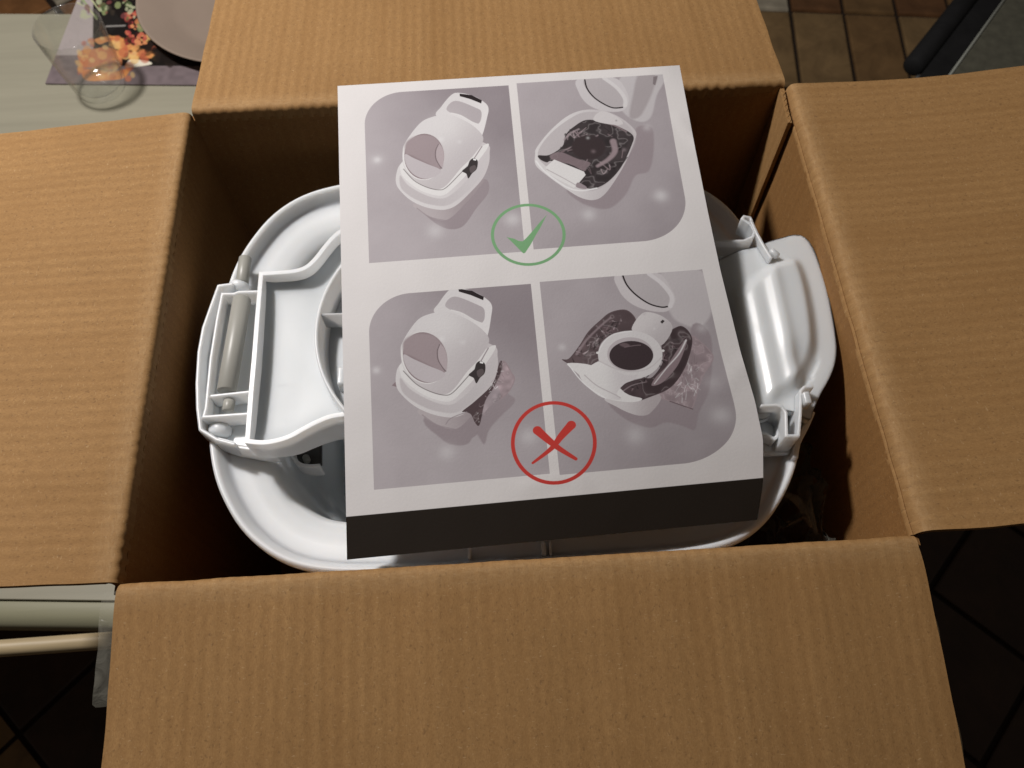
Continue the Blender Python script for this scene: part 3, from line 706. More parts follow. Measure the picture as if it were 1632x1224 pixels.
def blobs(n, box_, cols, r0, r1, fe=6, op=.9, seed=1):
    q = random.Random(seed)
    for _ in range(n):
        x = q.uniform(box_[0], box_[2]); y = q.uniform(box_[1], box_[3]); r = q.uniform(r0, r1)
        pm.ell((x, y), r, r*q.uniform(.5, 1), srgb(*q.choice(cols)), rot=q.uniform(0, 180), feather=fe, op=op)
pm.poly(q7([(560,400),(600,360),(700,350),(780,340),(860,380),(880,470),(800,500),(700,490),(600,480)]), srgb(205,120,60), 6)
pm.poly(q7([(600,510),(700,500),(800,520),(900,500),(950,480),(930,420),(880,370),(800,300),(720,320),(690,280),(840,260),(900,290),(1000,350),(1130,380),(1100,420),(1000,420),(960,470),(900,560),(780,580),(620,580)]), srgb(225,140,50), 8)
pm.poly(q7([(940,430),(1060,440),(1100,460),(1040,475),(920,485)]), srgb(235,225,200), 6)
blobs(60, (125, 60, 215, 126), [(230,150,50),(214,110,40),(240,180,80),(190,80,40),(235,190,110)], 3, 8, 8, .6, 3)
blobs(40, (185, 55, 250, 95), [(225,150,60),(200,90,40),(40,25,20),(240,190,90)], 3, 8, 8, .7, 5)
blobs(70, (200, 20, 232, 70), [(190,60,50),(150,35,30),(210,100,60),(60,20,20),(230,140,70)], 2, 4.5, 4, .9, 4)
blobs(40, (240, 80, 320, 100), [(25,20,18),(40,30,26)], 5, 10, 8, .8, 8)
pm.poly(q7([(700,0),(760,0),(880,150),(800,240),(740,150)]), srgb(34,30,28), 6, curve=False)
pm.line(q7([(770,190),(900,185)]), 6, srgb(140,135,130), feather=5)
for k, (a, b, c_) in enumerate([((600,0),(690,120),(150,170,110)), ((650,-20),(720,80),(190,195,140)), ((700,0),(740,90),(120,150,80)), ((890,20),(960,-40),(160,175,120)), ((560,20),(640,60),(205,205,160)), ((640,60),(700,140),(200,200,150))]):
    pm.line([C7(*a), C7(*b)], 5, srgb(*c_), 2, feather=5)
blobs(60, (128, -20, 215, 30), [(150,165,100),(190,195,150),(60,50,40),(130,60,60),(90,110,60)], 2, 6, 5, .7, 12)
blobs(120, (215, -150, 480, 60), [(120,60,40),(200,120,50),(50,40,30),(150,165,100),(80,60,90)], 5, 14, 8, .7, 15)
gm = pm.a.mean(2, keepdims=True); pm.a = pm.a*.80+gm*.20
IMG2 = pm.image('printed_placemat_picture')
pl = thing('placemat', tuple(c_bl), 'placemat printed with orange squash and red berries, grey border, on the green table', 'placemat')
n1_, n2_ = 24, 16; V = []; UV = []; Fc = []
def rc(i, j):   # slightly wavy sheet with thickness
    x = i/n1_*pw; y = j/n2_*ph; p = np.array(c_bl)+ex*x+ey*y
    return p, (x/pw, y/ph)
for side in (0, 1):
    for j in range(n2_+1):
        for i in range(n1_+1):
            p, uvv = rc(i, j); V.append((p[0], p[1], zp-(.0016 if side else 0))); UV.append(uvv)
nn = (n1_+1)*(n2_+1)
for s_ in (0, 1):
    for j in range(n2_):
        for i in range(n1_):
            a = s_*nn+j*(n1_+1)+i; Fc.append((a, a+1, a+n1_+2, a+n1_+1))
bd = [j for j in range(n1_+1)]+[(j)*(n1_+1)+n1_ for j in range(1, n2_+1)]+[n2_*(n1_+1)+i for i in range(n1_-1, -1, -1)]+[j*(n1_+1) for j in range(n2_-1, 0, -1)]
for k in range(len(bd)): a, b = bd[k], bd[(k+1) % len(bd)]; Fc.append((a, b, nn+b, nn+a))
obj('mat_sheet', V, Fc, image_mat('placemat_print', IMG2, .35, .4), pl, smooth=False, uv=UV)

# plate: circle fitted to its visible rim
pp = np.array([at(*p, ZT+.022)[:2] for p in [(215, 0), (225, 40), (250, 70), (290, 92), (322, 97)]])
Am = np.c_[2*pp, np.ones(5)]; sol = np.linalg.lstsq(Am, (pp**2).sum(1), rcond=None)[0]; pcx, pcy = sol[:2]; prr = math.sqrt(sol[2]+pcx**2+pcy**2)
print('plate', pcx, pcy, prr)
pt = thing('dinner_plate', (pcx, pcy, zp), 'glossy beige dinner plate on the placemat behind the box', 'plate')
z0 = zp+.0006
v, f = lathe(pcx, pcy, [(.001, z0+.004), (prr*.62, z0+.004), (prr*.70, z0+.006), (prr*.78, z0+.011), (prr*.97, z0+.0185), (prr*.99, z0+.0195), (prr, z0+.0185), (prr*.985, z0+.0165), (prr*.75, z0+.006), (prr*.62, z0), (prr*.58, z0), (prr*.57, z0+.001), (.001, z0+.001)], 96)
obj('plate_body', v, f, M_plate, pt)

# tumbler
gb = at(166, 144, ZT+.001); gz = ZT+.0035
gl = thing('drinking_glass', (gb[0], gb[1], gz), 'empty clear glass tumbler standing on the corner of the placemat', 'glass')
Hh = .088; v, f = lathe(gb[0], gb[1], [(.001, gz), (.024, gz), (.0275, gz+.003), (.0295, gz+.012), (.0335, gz+.045), (.0368, gz+Hh-.001), (.0362, gz+Hh), (.0354, gz+Hh-.001), (.0320, gz+.045), (.0278, gz+.014), (.024, gz+.0085), (.001, gz+.0075)], 96)
obj('tumbler_body', v, f, M_glass, gl)

# ================================================================== CARDBOARD BOX
bx = thing('cardboard_box', (0, 0, ZT+.001), 'open brown corrugated cardboard box with four flaps folded out, on the table', 'box')
T = .004
def wall(name, p0, e, n, L, zt, zb, mat, inner=.0, label=None):
    nu = int(L/.004); nv = 24; V = []; UV = []; Fc = []
    p0 = np.array(p0, float); e = np.array(e, float); n = np.array(n, float)
    for s_ in (0, 1):
        for j in range(nv+1):
            for i in range(nu+1):
                u = i/nu*L; z = zt+(zb-zt)*j/nv
                bow = .0012*mnoise.noise(Vector((u*8+p0[0]*9, z*9, p0[1]*5)))*min(1, j/4)*min(1, min(i, nu-i)/6)
                q = p0+e*u+n*(s_*T*1.0+inner+bow*(1-s_)); V.append((q[0], q[1], z)); UV.append((u+s_*.5+p0[0], z))
    nn = (nu+1)*(nv+1)
    for s_ in (0, 1):
        for j in range(nv):
            for i in range(nu):
                a = s_*nn+j*(nu+1)+i; Fc.append((a, a+1, a+nu+2, a+nu+1))
    bd = list(range(nu+1))+[j*(nu+1)+nu for j in range(1, nv+1)]+[nv*(nu+1)+i for i in range(nu-1, -1, -1)]+[j*(nu+1) for j in range(nv-1, 0, -1)]
    for k in range(len(bd)): a, b = bd[k], bd[(k+1) % len(bd)]; Fc.append((a, b, nn+b, nn+a))
    return obj(name, V, Fc, mat, bx, uv=UV, angle=50, label=label)
zb_ = -H_BOX
wall('wall', (-WX, WY, 0), (1, 0, 0), (0, 1, 0), 2*WX, -.008, zb_, M_card_shade, label='back wall in deep shade')
wall('wall', (-WX, -WY, 0), (1, 0, 0), (0, -1, 0), 2*WX, -.008, zb_, M_card_shade)
wall('wall', (-WX, -WY-.004, 0), (0, 1, 0), (-1, 0, 0), 2*WY+.008, -.008, zb_, M_card_shade)
wall('wall', (WX, -WY-.004, 0), (0, 1, 0), (1, 0, 0), 2*WY+.008, -.008, zb_, M_card_shade, label='right wall catching the light')
v, f = boxm(-WX-.003, WX+.003, -WY-.003, WY+.003, zb_-.004, zb_-.0005); obj('bottom', v, f, M_card_shade, bx, smooth=False, uv=[(p[0], p[1]) for p in v])
# glue tab on the right wall beside the back corner
nt_ = 10; V = []; UV = []; Fc = []
for i in range(nt_+1):
    t = i/nt_; y = WY-.001-t*.031; off_ = .0004+.0013*min(1, t*1.6)
    for (dx, z) in ((off_, -.004), (off_+.0028, -.004), (off_+.0028, zb_+.001), (off_, zb_+.001)):
        V.append((WX-dx, y, z)); UV.append((t*.03+.8, z))
for i in range(nt_):
    for k in range(4): Fc.append((4*i+k, 4*i+(k+1) % 4, 4*i+4+(k+1) % 4, 4*i+4+k))
Fc += [(0, 1, 2, 3), (4*nt_, 4*nt_+3, 4*nt_+2, 4*nt_+1)]
obj('glue_tab', V, Fc, M_card, bx, uv=UV, smooth=False, label='folded glue tab with a dark gap along its edge')
# liner edge of the tab: wavy paper between two liners
V, Fc = wall_path([(WX-.0018-.0013*min(1, t*1.6)+(.0008 if k % 2 else -.0008), WY-.003-t*.029) for k, t in enumerate(np.linspace(0, 1, 13))], -.0036, -.006, .0005)
obj('fluting', V, Fc, M_card, bx, uv=[(p[1], p[2]) for p in V], smooth=False)

def flap(p0, e, n, L, length, th0, th1, crease=True, bend0=0., bend1=0., scallop=.0003, seed=0, edge=.0003, pinch=(0, 0)):
    """flap hinged on the fold p0 + e*u, running out along n; th = droop in degrees at each end"""
    p0 = np.array(p0, float); e = np.array(e, float); n = np.array(n, float)
    nu = int(L/.0012)
    base = [(0, -.010), (0, -.0070), (.0008, -.0064), (.0013, -.0068), (.0017, -.0050), (.0024, -.0030), (.0034, -.0015), (.0050, -.0006), (.0075, -.0001), (.0115, 0), (.018, 0)]
    if not crease: base = [(0, -.010), (0, -.0040), (.0003, -.0028), (.0009, -.0017), (.0018, -.0009), (.0030, -.0004), (.0046, -.0001), (.0070, 0), (.0095, 0), (.0135, 0), (.018, 0)]
    ss = list(np.linspace(.024, length, 26)); V = []; UV = []; Fc = []
    prof_n = len(base)+len(ss)
    def P(u, k, under):
        t = u/L; th = math.radians(th0*(1-t)+th1*t); bd = bend0*(1-t)+bend1*t
        if k < len(base): s, dz = base[k]
        else: s, dz = ss[k-len(base)], 0
        sn = max(0, s-.004)
        z = dz-math.sin(th)*sn+bd*sn*sn/length
        nn_ = s if s < .004 else .004+math.cos(th)*sn
        wv = math.sin(2*math.pi*u/.0072+1.3*mnoise.noise(Vector((u*20, seed, 0))))
        near = math.exp(-((s-.002)/.004)**2)
        z += .0006*mnoise.noise(Vector((u*42, s*1.5, seed+20)))*min(1, s/.02); z += .00005*wv*min(1, s/.01)*(.4+.6*mnoise.noise(Vector((u*15, s*12, seed+3)))) + .0009*mnoise.noise(Vector((u*9, s*7, seed)))*min(1, s/.03)
        nn_ += near*scallop*wv*(.6+.9*mnoise.noise(Vector((u*33, 2, seed))))+near*.0005*mnoise.noise(Vector((u*45, 0, seed+7)))
        z += near*.0004*mnoise.noise(Vector((u*60, 3, seed+9)))
        # side edges are not perfectly straight
        uu = u
        if u == 0: uu = edge*(1+2.2*mnoise.noise(Vector((s*40, 1, seed)))) + pinch[0]*math.exp(-s/.006)
        if u == L: uu = L-edge*(1+2.2*mnoise.noise(Vector((s*40, 5, seed)))) - pinch[1]*math.exp(-s/.006)
        q = p0+e*uu+n*nn_
        if under:
            q = q+n*(.0037 if s < .003 else .0030*max(0, 1-(s-.003)/.006)); z -= (.0 if s == 0 else .0038 if s > .004 else .0038*s/.004)
        return (q[0], q[1], z), (u+seed*.37, s)
    for under in (0, 1):
        for k in range(prof_n):
            for i in range(nu+1):
                a, b = P(i/nu*L, k, under); V.append(a); UV.append(b)
    nn = prof_n*(nu+1)
    for s_ in (0, 1):
        for j in range(prof_n-1):
            for i in range(nu):
                a = s_*nn+j*(nu+1)+i; Fc.append((a, a+1, a+nu+2, a+nu+1))
    bd = list(range(nu+1))+[j*(nu+1)+nu for j in range(1, prof_n)]+[(prof_n-1)*(nu+1)+i for i in range(nu-1, -1, -1)]+[j*(nu+1) for j in range(prof_n-2, 0, -1)]
    for k in range(len(bd)): a, b = bd[k], bd[(k+1) % len(bd)]; Fc.append((a, b, nn+b, nn+a))
    return obj('flap', V, Fc, M_card, bx, uv=UV, angle=55)
flap((-WX, WY, 0), (1, 0, 0), (0, 1, 0), 2*WX, .185, 5, 5, seed=1, scallop=.0006, crease=False)
flap((-WX, -WY, 0), (1, 0, 0), (0, -1, 0), 2*WX, .175, 10, 9.5, seed=2, scallop=.0001, crease=False, pinch=(.001, .003))
flap((-WX, -WY, 0), (0, 1, 0), (-1, 0, 0), 2*WY, .155, -4.5, 5, seed=3, scallop=.0004, crease=False)
flap((WX, -WY, 0), (0, 1, 0), (1, 0, 0), 2*WY, .180, -7, 4, bend1=.12, seed=4, scallop=.00003, pinch=(.002, .0))
# packing tape hanging past the front flap's left edge
V = []; Fc = []; nl = 40
for i in range(nl+1):
    t = i/nl; s = .004+t*.053
    for k, d in enumerate((.0004, -.001, -.0042, -.0078)):
        y = -WY-s*math.cos(math.radians(10)); z = -math.sin(math.radians(10))*s+.0002-.0005-.0008*k+.0012*mnoise.noise(Vector((s*60, k*.8, 2)))*(k > 0)
        if i in (0, nl) and k == 3: d += .0015
        V.append((-WX+d+.0006*mnoise.noise(Vector((s*90, k, 4)))*(k == 3)+.0*(s), y, z))
for i in range(nl):
    for k in range(3): a = 4*i+k; Fc.append((a, a+1, a+5, a+4))
obj('tape', V, Fc, M_tape, bx, label='clear packing tape along the front flap edge')

# torn liner slivers along the right edge of the front flap
for s0, s1 in ((.034, .052), (.078, .104)):
    V = []; Fc = []
    for i in range(11):
        t = i/10; s = s0+(s1-s0)*t; y = -WY-.004-s*math.cos(math.radians(9.5)); z = -math.sin(math.radians(9.5))*s-.0012; wd = .0012*math.sin(math.pi*min(1, t*1.1))
        V += [(WX-.0012, y, z), (WX+.0002+wd, y, z-.0006), (WX+.0002+wd, y, z-.001), (WX-.0012, y, z-.0009)]
    for i in range(10):
        for k in range(4): Fc.append((4*i+k, 4*i+(k+1) % 4, 4*i+4+(k+1) % 4, 4*i+4+k))
    obj('torn_liner', V, Fc, simple('torn_liner_paper', (.62, .50, .34), .9, 300, .2), bx)

# ================================================================== LITTER BOX TRAY
RZ = -.035
tray = thing('litter_tray', (0, 0, -.20), 'large white plastic litter tray with rounded corners sitting in the cardboard box', 'litter tray')
opts = [(0,.131),(-.055,.129),(-.105,.119),(-.12,.116),(-.136,.109),(-.152,.095),(-.163,.077),(-.17,.062),(-.175,.042),(-.179,.0),(-.1785,-.040),(-.176,-.067),(-.173,-.081),(-.169,-.094),(-.162,-.107),(-.154,-.12),(-.144,-.13),(-.132,-.139),(-.118,-.145),(-.095,-.149),(-.04,-.151),(.04,-.151),(.10,-.1495),
        (.123,-.144),(.134,-.138),(.145,-.127),(.156,-.112),(.165,-.094),(.172,-.07),(.176,-.03),(.175,.01),(.170,.040),(.164,.062),(.155,.084),(.141,.099),(.12,.113),(.06,.128)]
out = catmull(opts, 5, True)
# even spacing and smoothing
P = np.array(out); seg = np.linalg.norm(np.roll(P, -1, 0)-P, axis=1); cum = np.r_[0, np.cumsum(seg)]; NT = 220
tt = np.linspace(0, cum[-1], NT, endpoint=False); Pc = np.vstack([P, P[:1]])
P = np.c_[np.interp(tt, cum, Pc[:, 0]), np.interp(tt, cum, Pc[:, 1])]
for _ in range(6): P = .25*np.roll(P, 1, 0)+.5*P+.25*np.roll(P, -1, 0)
tg = np.roll(P, -1, 0)-np.roll(P, 1, 0); tg /= np.linalg.norm(tg, axis=1)[:, None]; nrm = np.c_[-tg[:, 1], tg[:, 0]]   # inward for CCW
if (nrm*(-P)).sum() < 0: nrm = -nrm
def tloop(d, z): return [(P[i, 0]+nrm[i, 0]*d, P[i, 1]+nrm[i, 1]*d, z) for i in range(NT)]
prof = [(.034, -.20), (.030, -.195), (.014, -.07), (.0085, -.048), (.0055, -.0445), (-.0006, -.0435), (-.0008, -.0385), (0, -.0358), (.0010, -.0350), (.0024, -.0354), (.0034, -.037), (.0062, -.0432), (.0072, -.0448), (.0090, -.0455),
        (.016, -.0462), (.024, -.0480), (.030, -.0510), (.0335, -.0565), (.036, -.066), (.042, -.105), (.0435, -.112), (.0475, -.115), (.051, -.120), (.055, -.16), (.062, -.175), (.075, -.178)]
v, f = loft([tloop(d, z) for d, z in prof], True, True); obj('tray_body', v, f, M_white, tray)

def pw(name, pts, zt, zb, t, mat, par, n=0, closed=False, bevel=.0006, label=None, seg=2):
    if n: pts = [tuple(p) for p in catmull(pts, n, closed)]
    q = [at(a, b, zt) for a, b in pts]
    v, f = wall_path(q, zt, zb, t, closed); return obj(name, v, f, mat, par, bevel=bevel, seg=seg, label=label, angle=60)
def plate(name, pts, zt, th, mat, par, n=0, bevel=.0008, seg=3):
    if n: pts = [tuple(p) for p in catmull(pts, n, True)]
    v, f = prism([at(a, b, zt) for a, b in pts], zt-th, zt); return obj(name, v, f, mat, par, bevel=bevel, seg=seg, angle=60)

# left hinge bracket of the tray
br = [(347,457),(372,453),(392,458),(404,466),(417,468),(402,712),(352,702),(320,686),(315,650),(314,600),(318,555),(330,508)]
plate('hinge_plate', br, -.040, .006, M_white, tray)
pw('hinge_rim', [(372,452),(348,455),(336,488),(324,522),(317,560),(314,610),(315,650),(319,684),(345,700),(375,708)], -.027, -.042, .0024, M_white, tray, bevel=.001)
pw('hinge_frame', [(412,464),(380,465),(372,468),(354,468),(346,508),(336,570),(328,650),(324,664),(396,659)], -.026, -.040, .0022, M_white, tray, bevel=.0009)
pw('hinge_rib', [(334,631),(398,624)], -.026, -.040, .0022, M_white, tray, bevel=.0009)
v, f = cyl(np.array(at(386,476,-.029)), np.array(at(361,624,-.029)), .0056, 32); obj('hinge_roller', v, f, M_grey, tray)
v, f = cyl(np.array(at(366,638,-.031)), np.array(at(363,656,-.031)), .0034, 24); obj('hinge_pin', v, f, M_grey, tray)
v, f = cyl(np.array(at(391,411,-.033)), np.array(at(386,452,-.033)), .0040, 28); obj('hinge_pin', v, f, M_grey, tray)
v, f = cyl(np.array(at(384,451,-.035)), np.array(at(380,465,-.035)), .0064, 32, round_=.002); obj('hinge_cap', v, f, M_white, tray)
v, f = cyl(np.array(at(353,676,-.037)), np.array(at(349,696,-.038)), .0066, 32, round_=.002); obj('hinge_cap', v, f, M_white, tray)
# sloping skirt from bracket onto the tray
V = []; Fc = []
ra = [at(318,686,-.030), at(352,703,-.030), at(402,712,-.031), at(405,712,-.032)]; rb = [at(330,700,-.045), at(362,722,-.048), at(410,730,-.050), at(412,730,-.050)]
for a in (ra, rb): V += [tuple(x) for x in a]
for i in range(3): Fc.append((i, i+1, i+5, i+4))
V += [(x, y, z-.003) for x, y, z in V]; 
for i in range(3): Fc.append((8+i, 12+i, 13+i, 9+i))
Fc += [(0, 4, 12, 8), (3, 11, 15, 7), (0, 8, 9, 1), (1, 9, 10, 2), (2, 10, 11, 3), (4, 5, 13, 12), (5, 6, 14, 13), (6, 7, 15, 14)]
obj('hinge_skirt', V, Fc, M_white, tray, bevel=.001, subsurf=0)
pw('hinge_light_stop', [(345,701),(375,709),(405,713),(436,714)], -.032, -.050, .004, M_white, tray)  # filler wall added to block light leaking between the hinge plates
# clip pocket in the lower left of the tray
pw('clip_pocket', [(462,706),(465,724),(476,738),(492,742),(510,741)], -.060, -.075, .0022, M_white, tray, n=4)
plate('clip_slot_shade', [(466,704),(512,702),(512,740),(478,738),(468,726)], -.071, .004, M_slot_shade, tray)  # dark plate painted as the shade inside the open slot
v, f = cyl(np.array(at(487,728,-.071)), np.array(at(490,735,-.068)), .0022, 16); obj('clip_pin', v, f, M_grey, tray)
# front clip just under the sheet
pw('front_clip', [(749,870),(748,890)], -.040, -.052, .002, M_white, tray); pw('front_clip', [(866,863),(867,884)], -.040, -.052, .0026, M_white, tray)
pw('front_clip', [(877,862),(878,884)], -.040, -.052, .0016, M_white, tray)
plate('clip_ledge', [(749,868),(868,862),(868,882),(749,888)], -.047, .004, M_white, tray)

# ================================================================== HOOD NESTED INSIDE
hood = thing('litter_hood', (0, -.005, -.18), 'rounded white litter box hood nested inside the tray, mostly hidden under the printed sheet', 'hood')
def super_loop(cx, cy, rx, ry, z, n=96, e=2.6):
    o = []
    for k in range(n):
        t = 2*math.pi*k/n; c_, s_ = math.cos(t), math.sin(t)
        o.append((cx+rx*abs(c_)**(2/e)*(1 if c_ > 0 else -1), cy+ry*abs(s_)**(2/e)*(1 if s_ > 0 else -1), z))
    return o
lo = [(.112, .098, -.180), (.114, .100, -.12), (.114, .100, -.085), (.111, .097, -.070), (.104, .090, -.060), (.085, .072, -.052), (.05, .045, -.048), (.001, .001, -.047)]
v, f = loft([super_loop(.004, -.018, a, b, z) for a, b, z in lo], True, True); obj('hood_shell', v, f, M_white, hood)
v, f = loft([super_loop(.01, .01, a, a, z) for a, z in ((.050, -.047), (.048, -.02), (.045, -.008), (.036, -.002), (.02, .0), (.001, .001))], True, True)
obj('doorway_collar', v, f, M_white, hood)

# ================================================================== RING INSERT (arms on either side)
ins = thing('ring_insert', (0, 0, -.05), 'white ring insert with channelled left arm and ribbed right handle, across the tray', 'litter box insert')
ZA = -.014
top_c = [(416,436),(440,434.5),(468,432),(487,426),(502,413),(517,394),(530,379),(546,366),(570,354),(600,346)]
bot_c = [(394,703),(418,705),(440,702),(462,695),(482,684),(503,673),(525,664),(547,660),(575,655),(605,650)]
tc_ = catmull(top_c, 5); bc_ = catmull(bot_c, 5)
path = [tuple(p) for p in reversed(bc_)]+[(400,625),(405,570),(410,505)]+[tuple(p) for p in tc_]
q = [at(a, b, ZA) for a, b in path]; nb_ = len(bc_)
zb = []
for i, (a, b) in enumerate(path):
    if i < nb_: zb.append(-.034-.012*max(0, min(1, (a-430)/110)))
    else: zb.append(-.036)
v, f = wall_path(q, [ZA]*len(path), zb, .0026); obj('arm_rim', v, f, M_white, ins, bevel=.0011, seg=3, angle=60)
V = []; UVn = []; Fc = []; na = 24; m_ = len(tc_)
for i in range(m_):
    a0_, b0_ = at(tc_[i][0], tc_[i][1], ZA), at(bc_[i][0], bc_[i][1], ZA)
    for j in range(na+1):
        t = j/na; p = a0_*(1-t)+b0_*t
        dx = i/(m_-1); edge_ = min(t, 1-t)
        z = -.0255-.0022*math.sin(math.pi*t)-.004*max(0, 1-dx*5)*0+.004*math.exp(-dx*30)+.0035*math.exp(-edge_*22)
        V.append((p[0], p[1], z))
for i in range(m_-1):
    for j in range(na): a = i*(na+1)+j; Fc.append((a, a+1, a+na+2, a+na+1))
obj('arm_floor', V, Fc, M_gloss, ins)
# ring
rcn = np.array(at(732, 514, -.010)); e1 = np.array(at(503, 514, -.010)); RR = np.linalg.norm(e1-rcn); print('ring', rcn, RR)
v, f = lathe(rcn[0], rcn[1], [(RR+.0004, -.036), (RR+.0004, -.011), (RR, -.0102), (RR-.0006, -.010), (RR-.0014, -.0103), (RR-.0018, -.011), (RR-.002, -.026), (RR-.005, -.028), (RR-.022, -.0285), (RR-.026, -.030), (RR-.027, -.044), (RR-.0285, -.044), (RR-.0285, -.036)], 120)
f = [q_ for q_ in f if len(q_) == 4]; obj('seat_ring', v, f, M_white, ins)
pw('ring_rib', [(506,501),(585,498)], -.012, -.0275, .0012, M_white, ins)
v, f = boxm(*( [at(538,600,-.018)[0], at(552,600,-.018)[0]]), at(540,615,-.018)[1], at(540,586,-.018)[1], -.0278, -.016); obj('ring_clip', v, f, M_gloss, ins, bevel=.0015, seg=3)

# right handle plate: ribbed mound on a rounded plate
hp_out = [(1120,430),(1175,400),(1210,392),(1222,386),(1245,379),(1268,374),(1285,380),(1297,398),(1309,430),(1319,465),(1327,505),(1333,548),(1331,578),(1322,603),(1308,628),(1296,655),(1290,668),(1262,655),(1235,655),(1215,668),(1140,670),(1040,630),(1040,500)]
hp = np.array([at(a, b, -.0235)[:2] for a, b in [tuple(p) for p in catmull(hp_out, 6, True)]])
mound = np.array([at(a, b, -.021)[:2] for a, b in [tuple(p) for p in catmull([(1060,520),(1130,480),(1160,466),(1195,436),(1228,413),(1258,405),(1278,412),(1290,436),(1300,475),(1307,520),(1308,560),(1296,598),(1276,622),(1246,640),(1215,668),(1140,690),(1060,640)], 5, True)]])
def sdist(p, poly):
    a = poly; b = np.roll(poly, -1, 0); e = b-a; t = np.clip(((p-a)*e).sum(1)/(e*e).sum(1), 0, 1); d = np.sqrt((((p-a)-e*t[:, None])**2).sum(1).min())
    ins_ = (((a[:, 1] > p[1]) != (b[:, 1] > p[1])) & (p[0] < (b[:, 0]-a[:, 0])*(p[1]-a[:, 1])/(b[:, 1]-a[:, 1]+1e-15)+a[:, 0])).sum() % 2
    return d if ins_ else -d
def sst(x): x = max(0, min(1, x)); return x*x*(3-2*x)
crA = np.array(at(1240,420,-.010)[:2]); crB = np.array(at(1272,560,-.010)[:2]); cdir = (crB-crA)/np.linalg.norm(crB-crA); cn = np.array([-cdir[1], cdir[0]])
if cn[0] < 0: cn = -cn
def hz(x, y):
    p = np.array([x, y]); d = sdist(p, mound); z = -.0235
    a = (p-crA) @ cn; l = (p-crA) @ cdir
    a += .05*0
    if d > 0:
        hgt = .0070*sst(d/.0095)
        side = a                            # + towards the outer edge
        crest = .0014*math.exp(-((side+.001)/.0035)**2)
        steps = -.0022*sst((-side-.003)/.007)-.0030*sst((-side-.014)/.007)-.0020*sst((-side-.025)/.006)
        rip = 0*math.cos((side+.002)*2*math.pi/.0085)*sst((-side-.002)/.006)
        z += hgt+(crest+steps+rip)*sst(d/.010)
        z -= .0035*math.exp(-(((l-.062)/.012)**2+((side-.006)/.008)**2))
    return z
cen = mound.mean(0); loops = []
loops.append([(x, y, -.030) for x, y in hp+(hp-cen)*0.0])
loops.append([(x, y, -.0235) for x, y in hp])
for s_ in [1, .995, .985, .97]+list(np.linspace(.94, .04, 34)):
    dz = -.0012*(s_ > .999)-.0004*(s_ > .99)
    loops.append([(cen[0]+(x-cen[0])*s_, cen[1]+(y-cen[1])*s_, hz(cen[0]+(x-cen[0])*s_, cen[1]+(y-cen[1])*s_)+dz) for x, y in hp])
v, f = loft(loops, False, True); obj('handle_plate', v, f, M_handle, ins)
# clips next to the handle
pw('clip_wall', [(1140,384),(1186,383),(1200,377),(1203,369),(1196,356),(1183,348),(1186,344),(1196,346),(1199,352)], -.018, -.034, .0017, M_white, tray, n=0)
pw('clip_wall', [(1198,352),(1207,372),(1218,392),(1230,411)], -.017, -.036, .0020, M_white, tray)
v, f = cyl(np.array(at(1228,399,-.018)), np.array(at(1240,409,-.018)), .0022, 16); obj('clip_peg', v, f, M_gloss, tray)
pw('clip_wall', [(1213,646),(1238,645),(1247,648),(1253,657),(1254,694),(1273,694),(1276,660),(1277,622),(1283,616),(1297,616)], -.0145, -.038, .0018, M_white, tray)
pw('clip_wall', [(1213,690),(1222,692),(1234,699),(1240,694),(1250,660)], -.027, -.038, .0020, M_white, tray)
v, f = boxm(at(1282,640,-.012)[0], at(1294,640,-.012)[0], at(1288,644,-.012)[1], at(1288,624,-.012)[1], -.020, -.011); obj('clip_peg', v, f, M_gloss, tray, bevel=.0012, seg=3)
pw('clip_web', [(1296,655),(1285,680),(1272,706),(1268,730)], -.030, -.046, .003, M_white, tray, n=3)
plate('clip_base', [(1120,395),(1200,380),(1232,412),(1190,450),(1130,470)], -.036, .006, M_white, tray)
plate('clip_base', [(1190,650),(1292,655),(1284,690),(1262,722),(1200,725)], -.036, .006, M_white, tray, bevel=.002)

# crumpled clear bag between tray and wall
bag = thing('plastic_bag', (.175, -.10, -.09), 'crumpled clear plastic bag glinting in the dark gap between tray and right wall', 'plastic bag')
V = []; Fc = []; nx, ny = 46, 70
for j in range(ny+1):
    for i in range(nx+1):
        s_, t = i/nx, j/ny
        x = .142+.044*s_; y = -.150+.115*t
        z = -.105+.055*s_*s_+.030*mnoise.turbulence(Vector((x*38, y*30, 2.2)), 3, True)-.03*abs(t-.4)
        rdg = abs(mnoise.noise(Vector((x*55+3, y*40, 9)))); z += .014*(1-rdg)**6
        x += .004*mnoise.noise(Vector((x*60, y*60, 5)))
        V.append((min(x, .1840), y, z-.03))
for j in range(ny):
    for i in range(nx): a = j*(nx+1)+i; Fc.append((a, a+1, a+nx+2, a+nx+1))
obj('bag_film', V, Fc, M_film, bag)
for k_, (pa, pb, pc_) in enumerate([((1245,782),(1275,795),(1296,838)), ((1252,838),(1275,826),(1292,820)), ((1296,760),(1292,800),(1305,850))]):
    q = catmull([at(*pa, -.070), at(*pb, -.066), at(*pc_, -.070)], 8)
    V = []; Fc = []
    for i, p in enumerate(q):
        w_ = .0022*math.sin(math.pi*(i+.4)/(len(q)))+.0004
        V += [(p[0]-w_, p[1]-w_*.6, p[2]-.004), (p[0], p[1], p[2]), (p[0]+w_, p[1]+w_*.6, p[2]-.004)]
    for i in range(len(q)-1):
        for k in (0, 1): Fc.append((3*i+k, 3*i+k+1, 3*i+4+k, 3*i+3+k))
    obj('bag_fold', V, Fc, M_fold, bag)

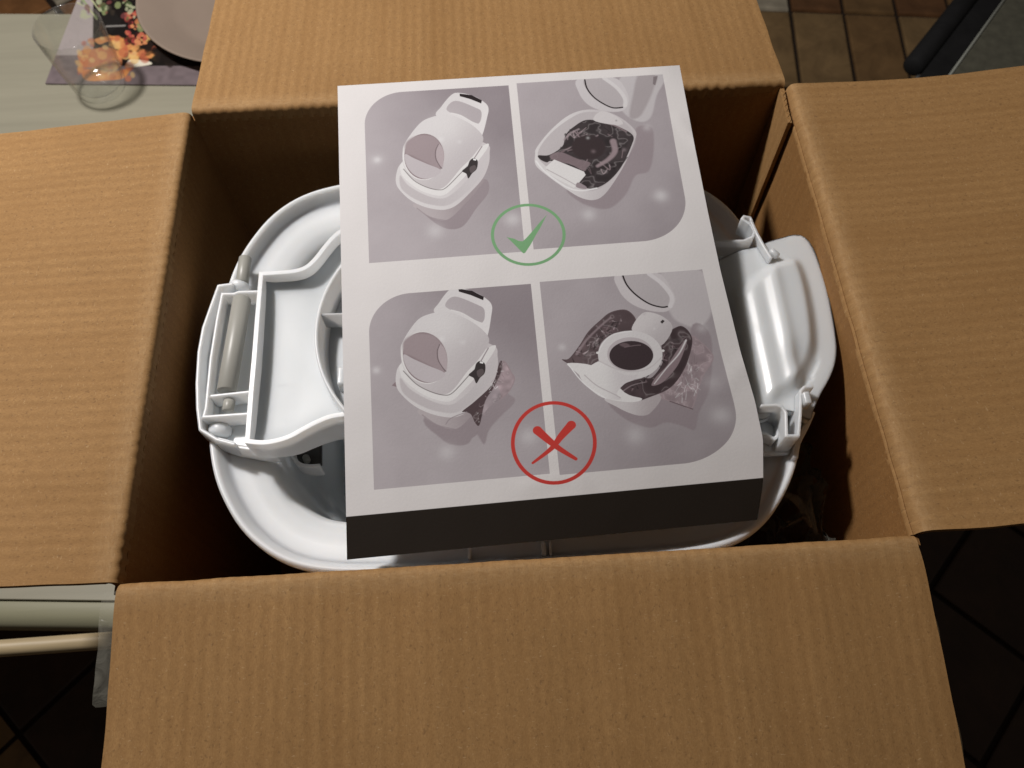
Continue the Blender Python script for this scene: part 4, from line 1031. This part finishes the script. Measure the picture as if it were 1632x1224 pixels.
# ================================================================== PRINTED SHEET
sh = thing('instruction_sheet', (0, 0, .02), 'white printed sheet with four grey photos, green tick, red cross and black bottom strip', 'paper sheet')
nu, nv = 60, 84; V = []; UV = []; Fc = []
def paper_z(u, v):
    a, b = u/210, v/297
    z = .024*(1-b)-.014*b+.009*math.sin(math.pi*b)-.009*a*a*math.sin(math.pi*b)
    t = max(0, a*.75+b*.85-.98); z -= .030*t*t
    z -= .004*max(0, (b-.6)/.4)**2*a
    t2 = max(0, (a-.90)/.10)*max(0, 1-b/.13); z -= .003*t2*t2
    z += .0009*mnoise.noise(Vector((u*.016, v*.013, 1)))+.00022*mnoise.noise(Vector((u*.06, v*.05, 4)))
    return z
def crease(u, v, p, q, w_, d):
    p = np.array(p, float); q = np.array(q, float); e = q-p; t = np.clip((np.array([u, v])-p) @ e/(e @ e), 0, 1)
    return d*math.exp(-(np.linalg.norm(np.array([u, v])-p-e*t)/w_)**2)
for s_ in (0, 1):
    for j in range(nv+1):
        for i in range(nu+1):
            u, vv = i/nu*210, j/nv*297
            z = paper_z(u, vv)+crease(u, vv, (90, 268), (110, 265), 2.5, .0004)+crease(u, vv, (118, 262), (122, 270), 2.5, .0004)+crease(u, vv, (203, 40), (211, 62), 2.5, .0006)+crease(u, vv, (195, 225), (212, 205), 3, .0005)
            px = paper_px(u, vv); q = at(px[0], px[1], z)
            V.append((q[0], q[1], z-(.00012 if s_ else 0))); UV.append((u/210, 1-vv/297))
nn = (nu+1)*(nv+1)
for s_ in (0, 1):
    for j in range(nv):
        for i in range(nu): a = s_*nn+j*(nu+1)+i; Fc.append((a, a+1, a+nu+2, a+nu+1))
bd = list(range(nu+1))+[j*(nu+1)+nu for j in range(1, nv+1)]+[nv*(nu+1)+i for i in range(nu-1, -1, -1)]+[j*(nu+1) for j in range(nv-1, 0, -1)]
for k in range(len(bd)): a, b = bd[k], bd[(k+1) % len(bd)]; Fc.append((a, b, nn+b, nn+a))
obj('sheet', V, Fc, M_paper, sh, uv=UV, angle=60)
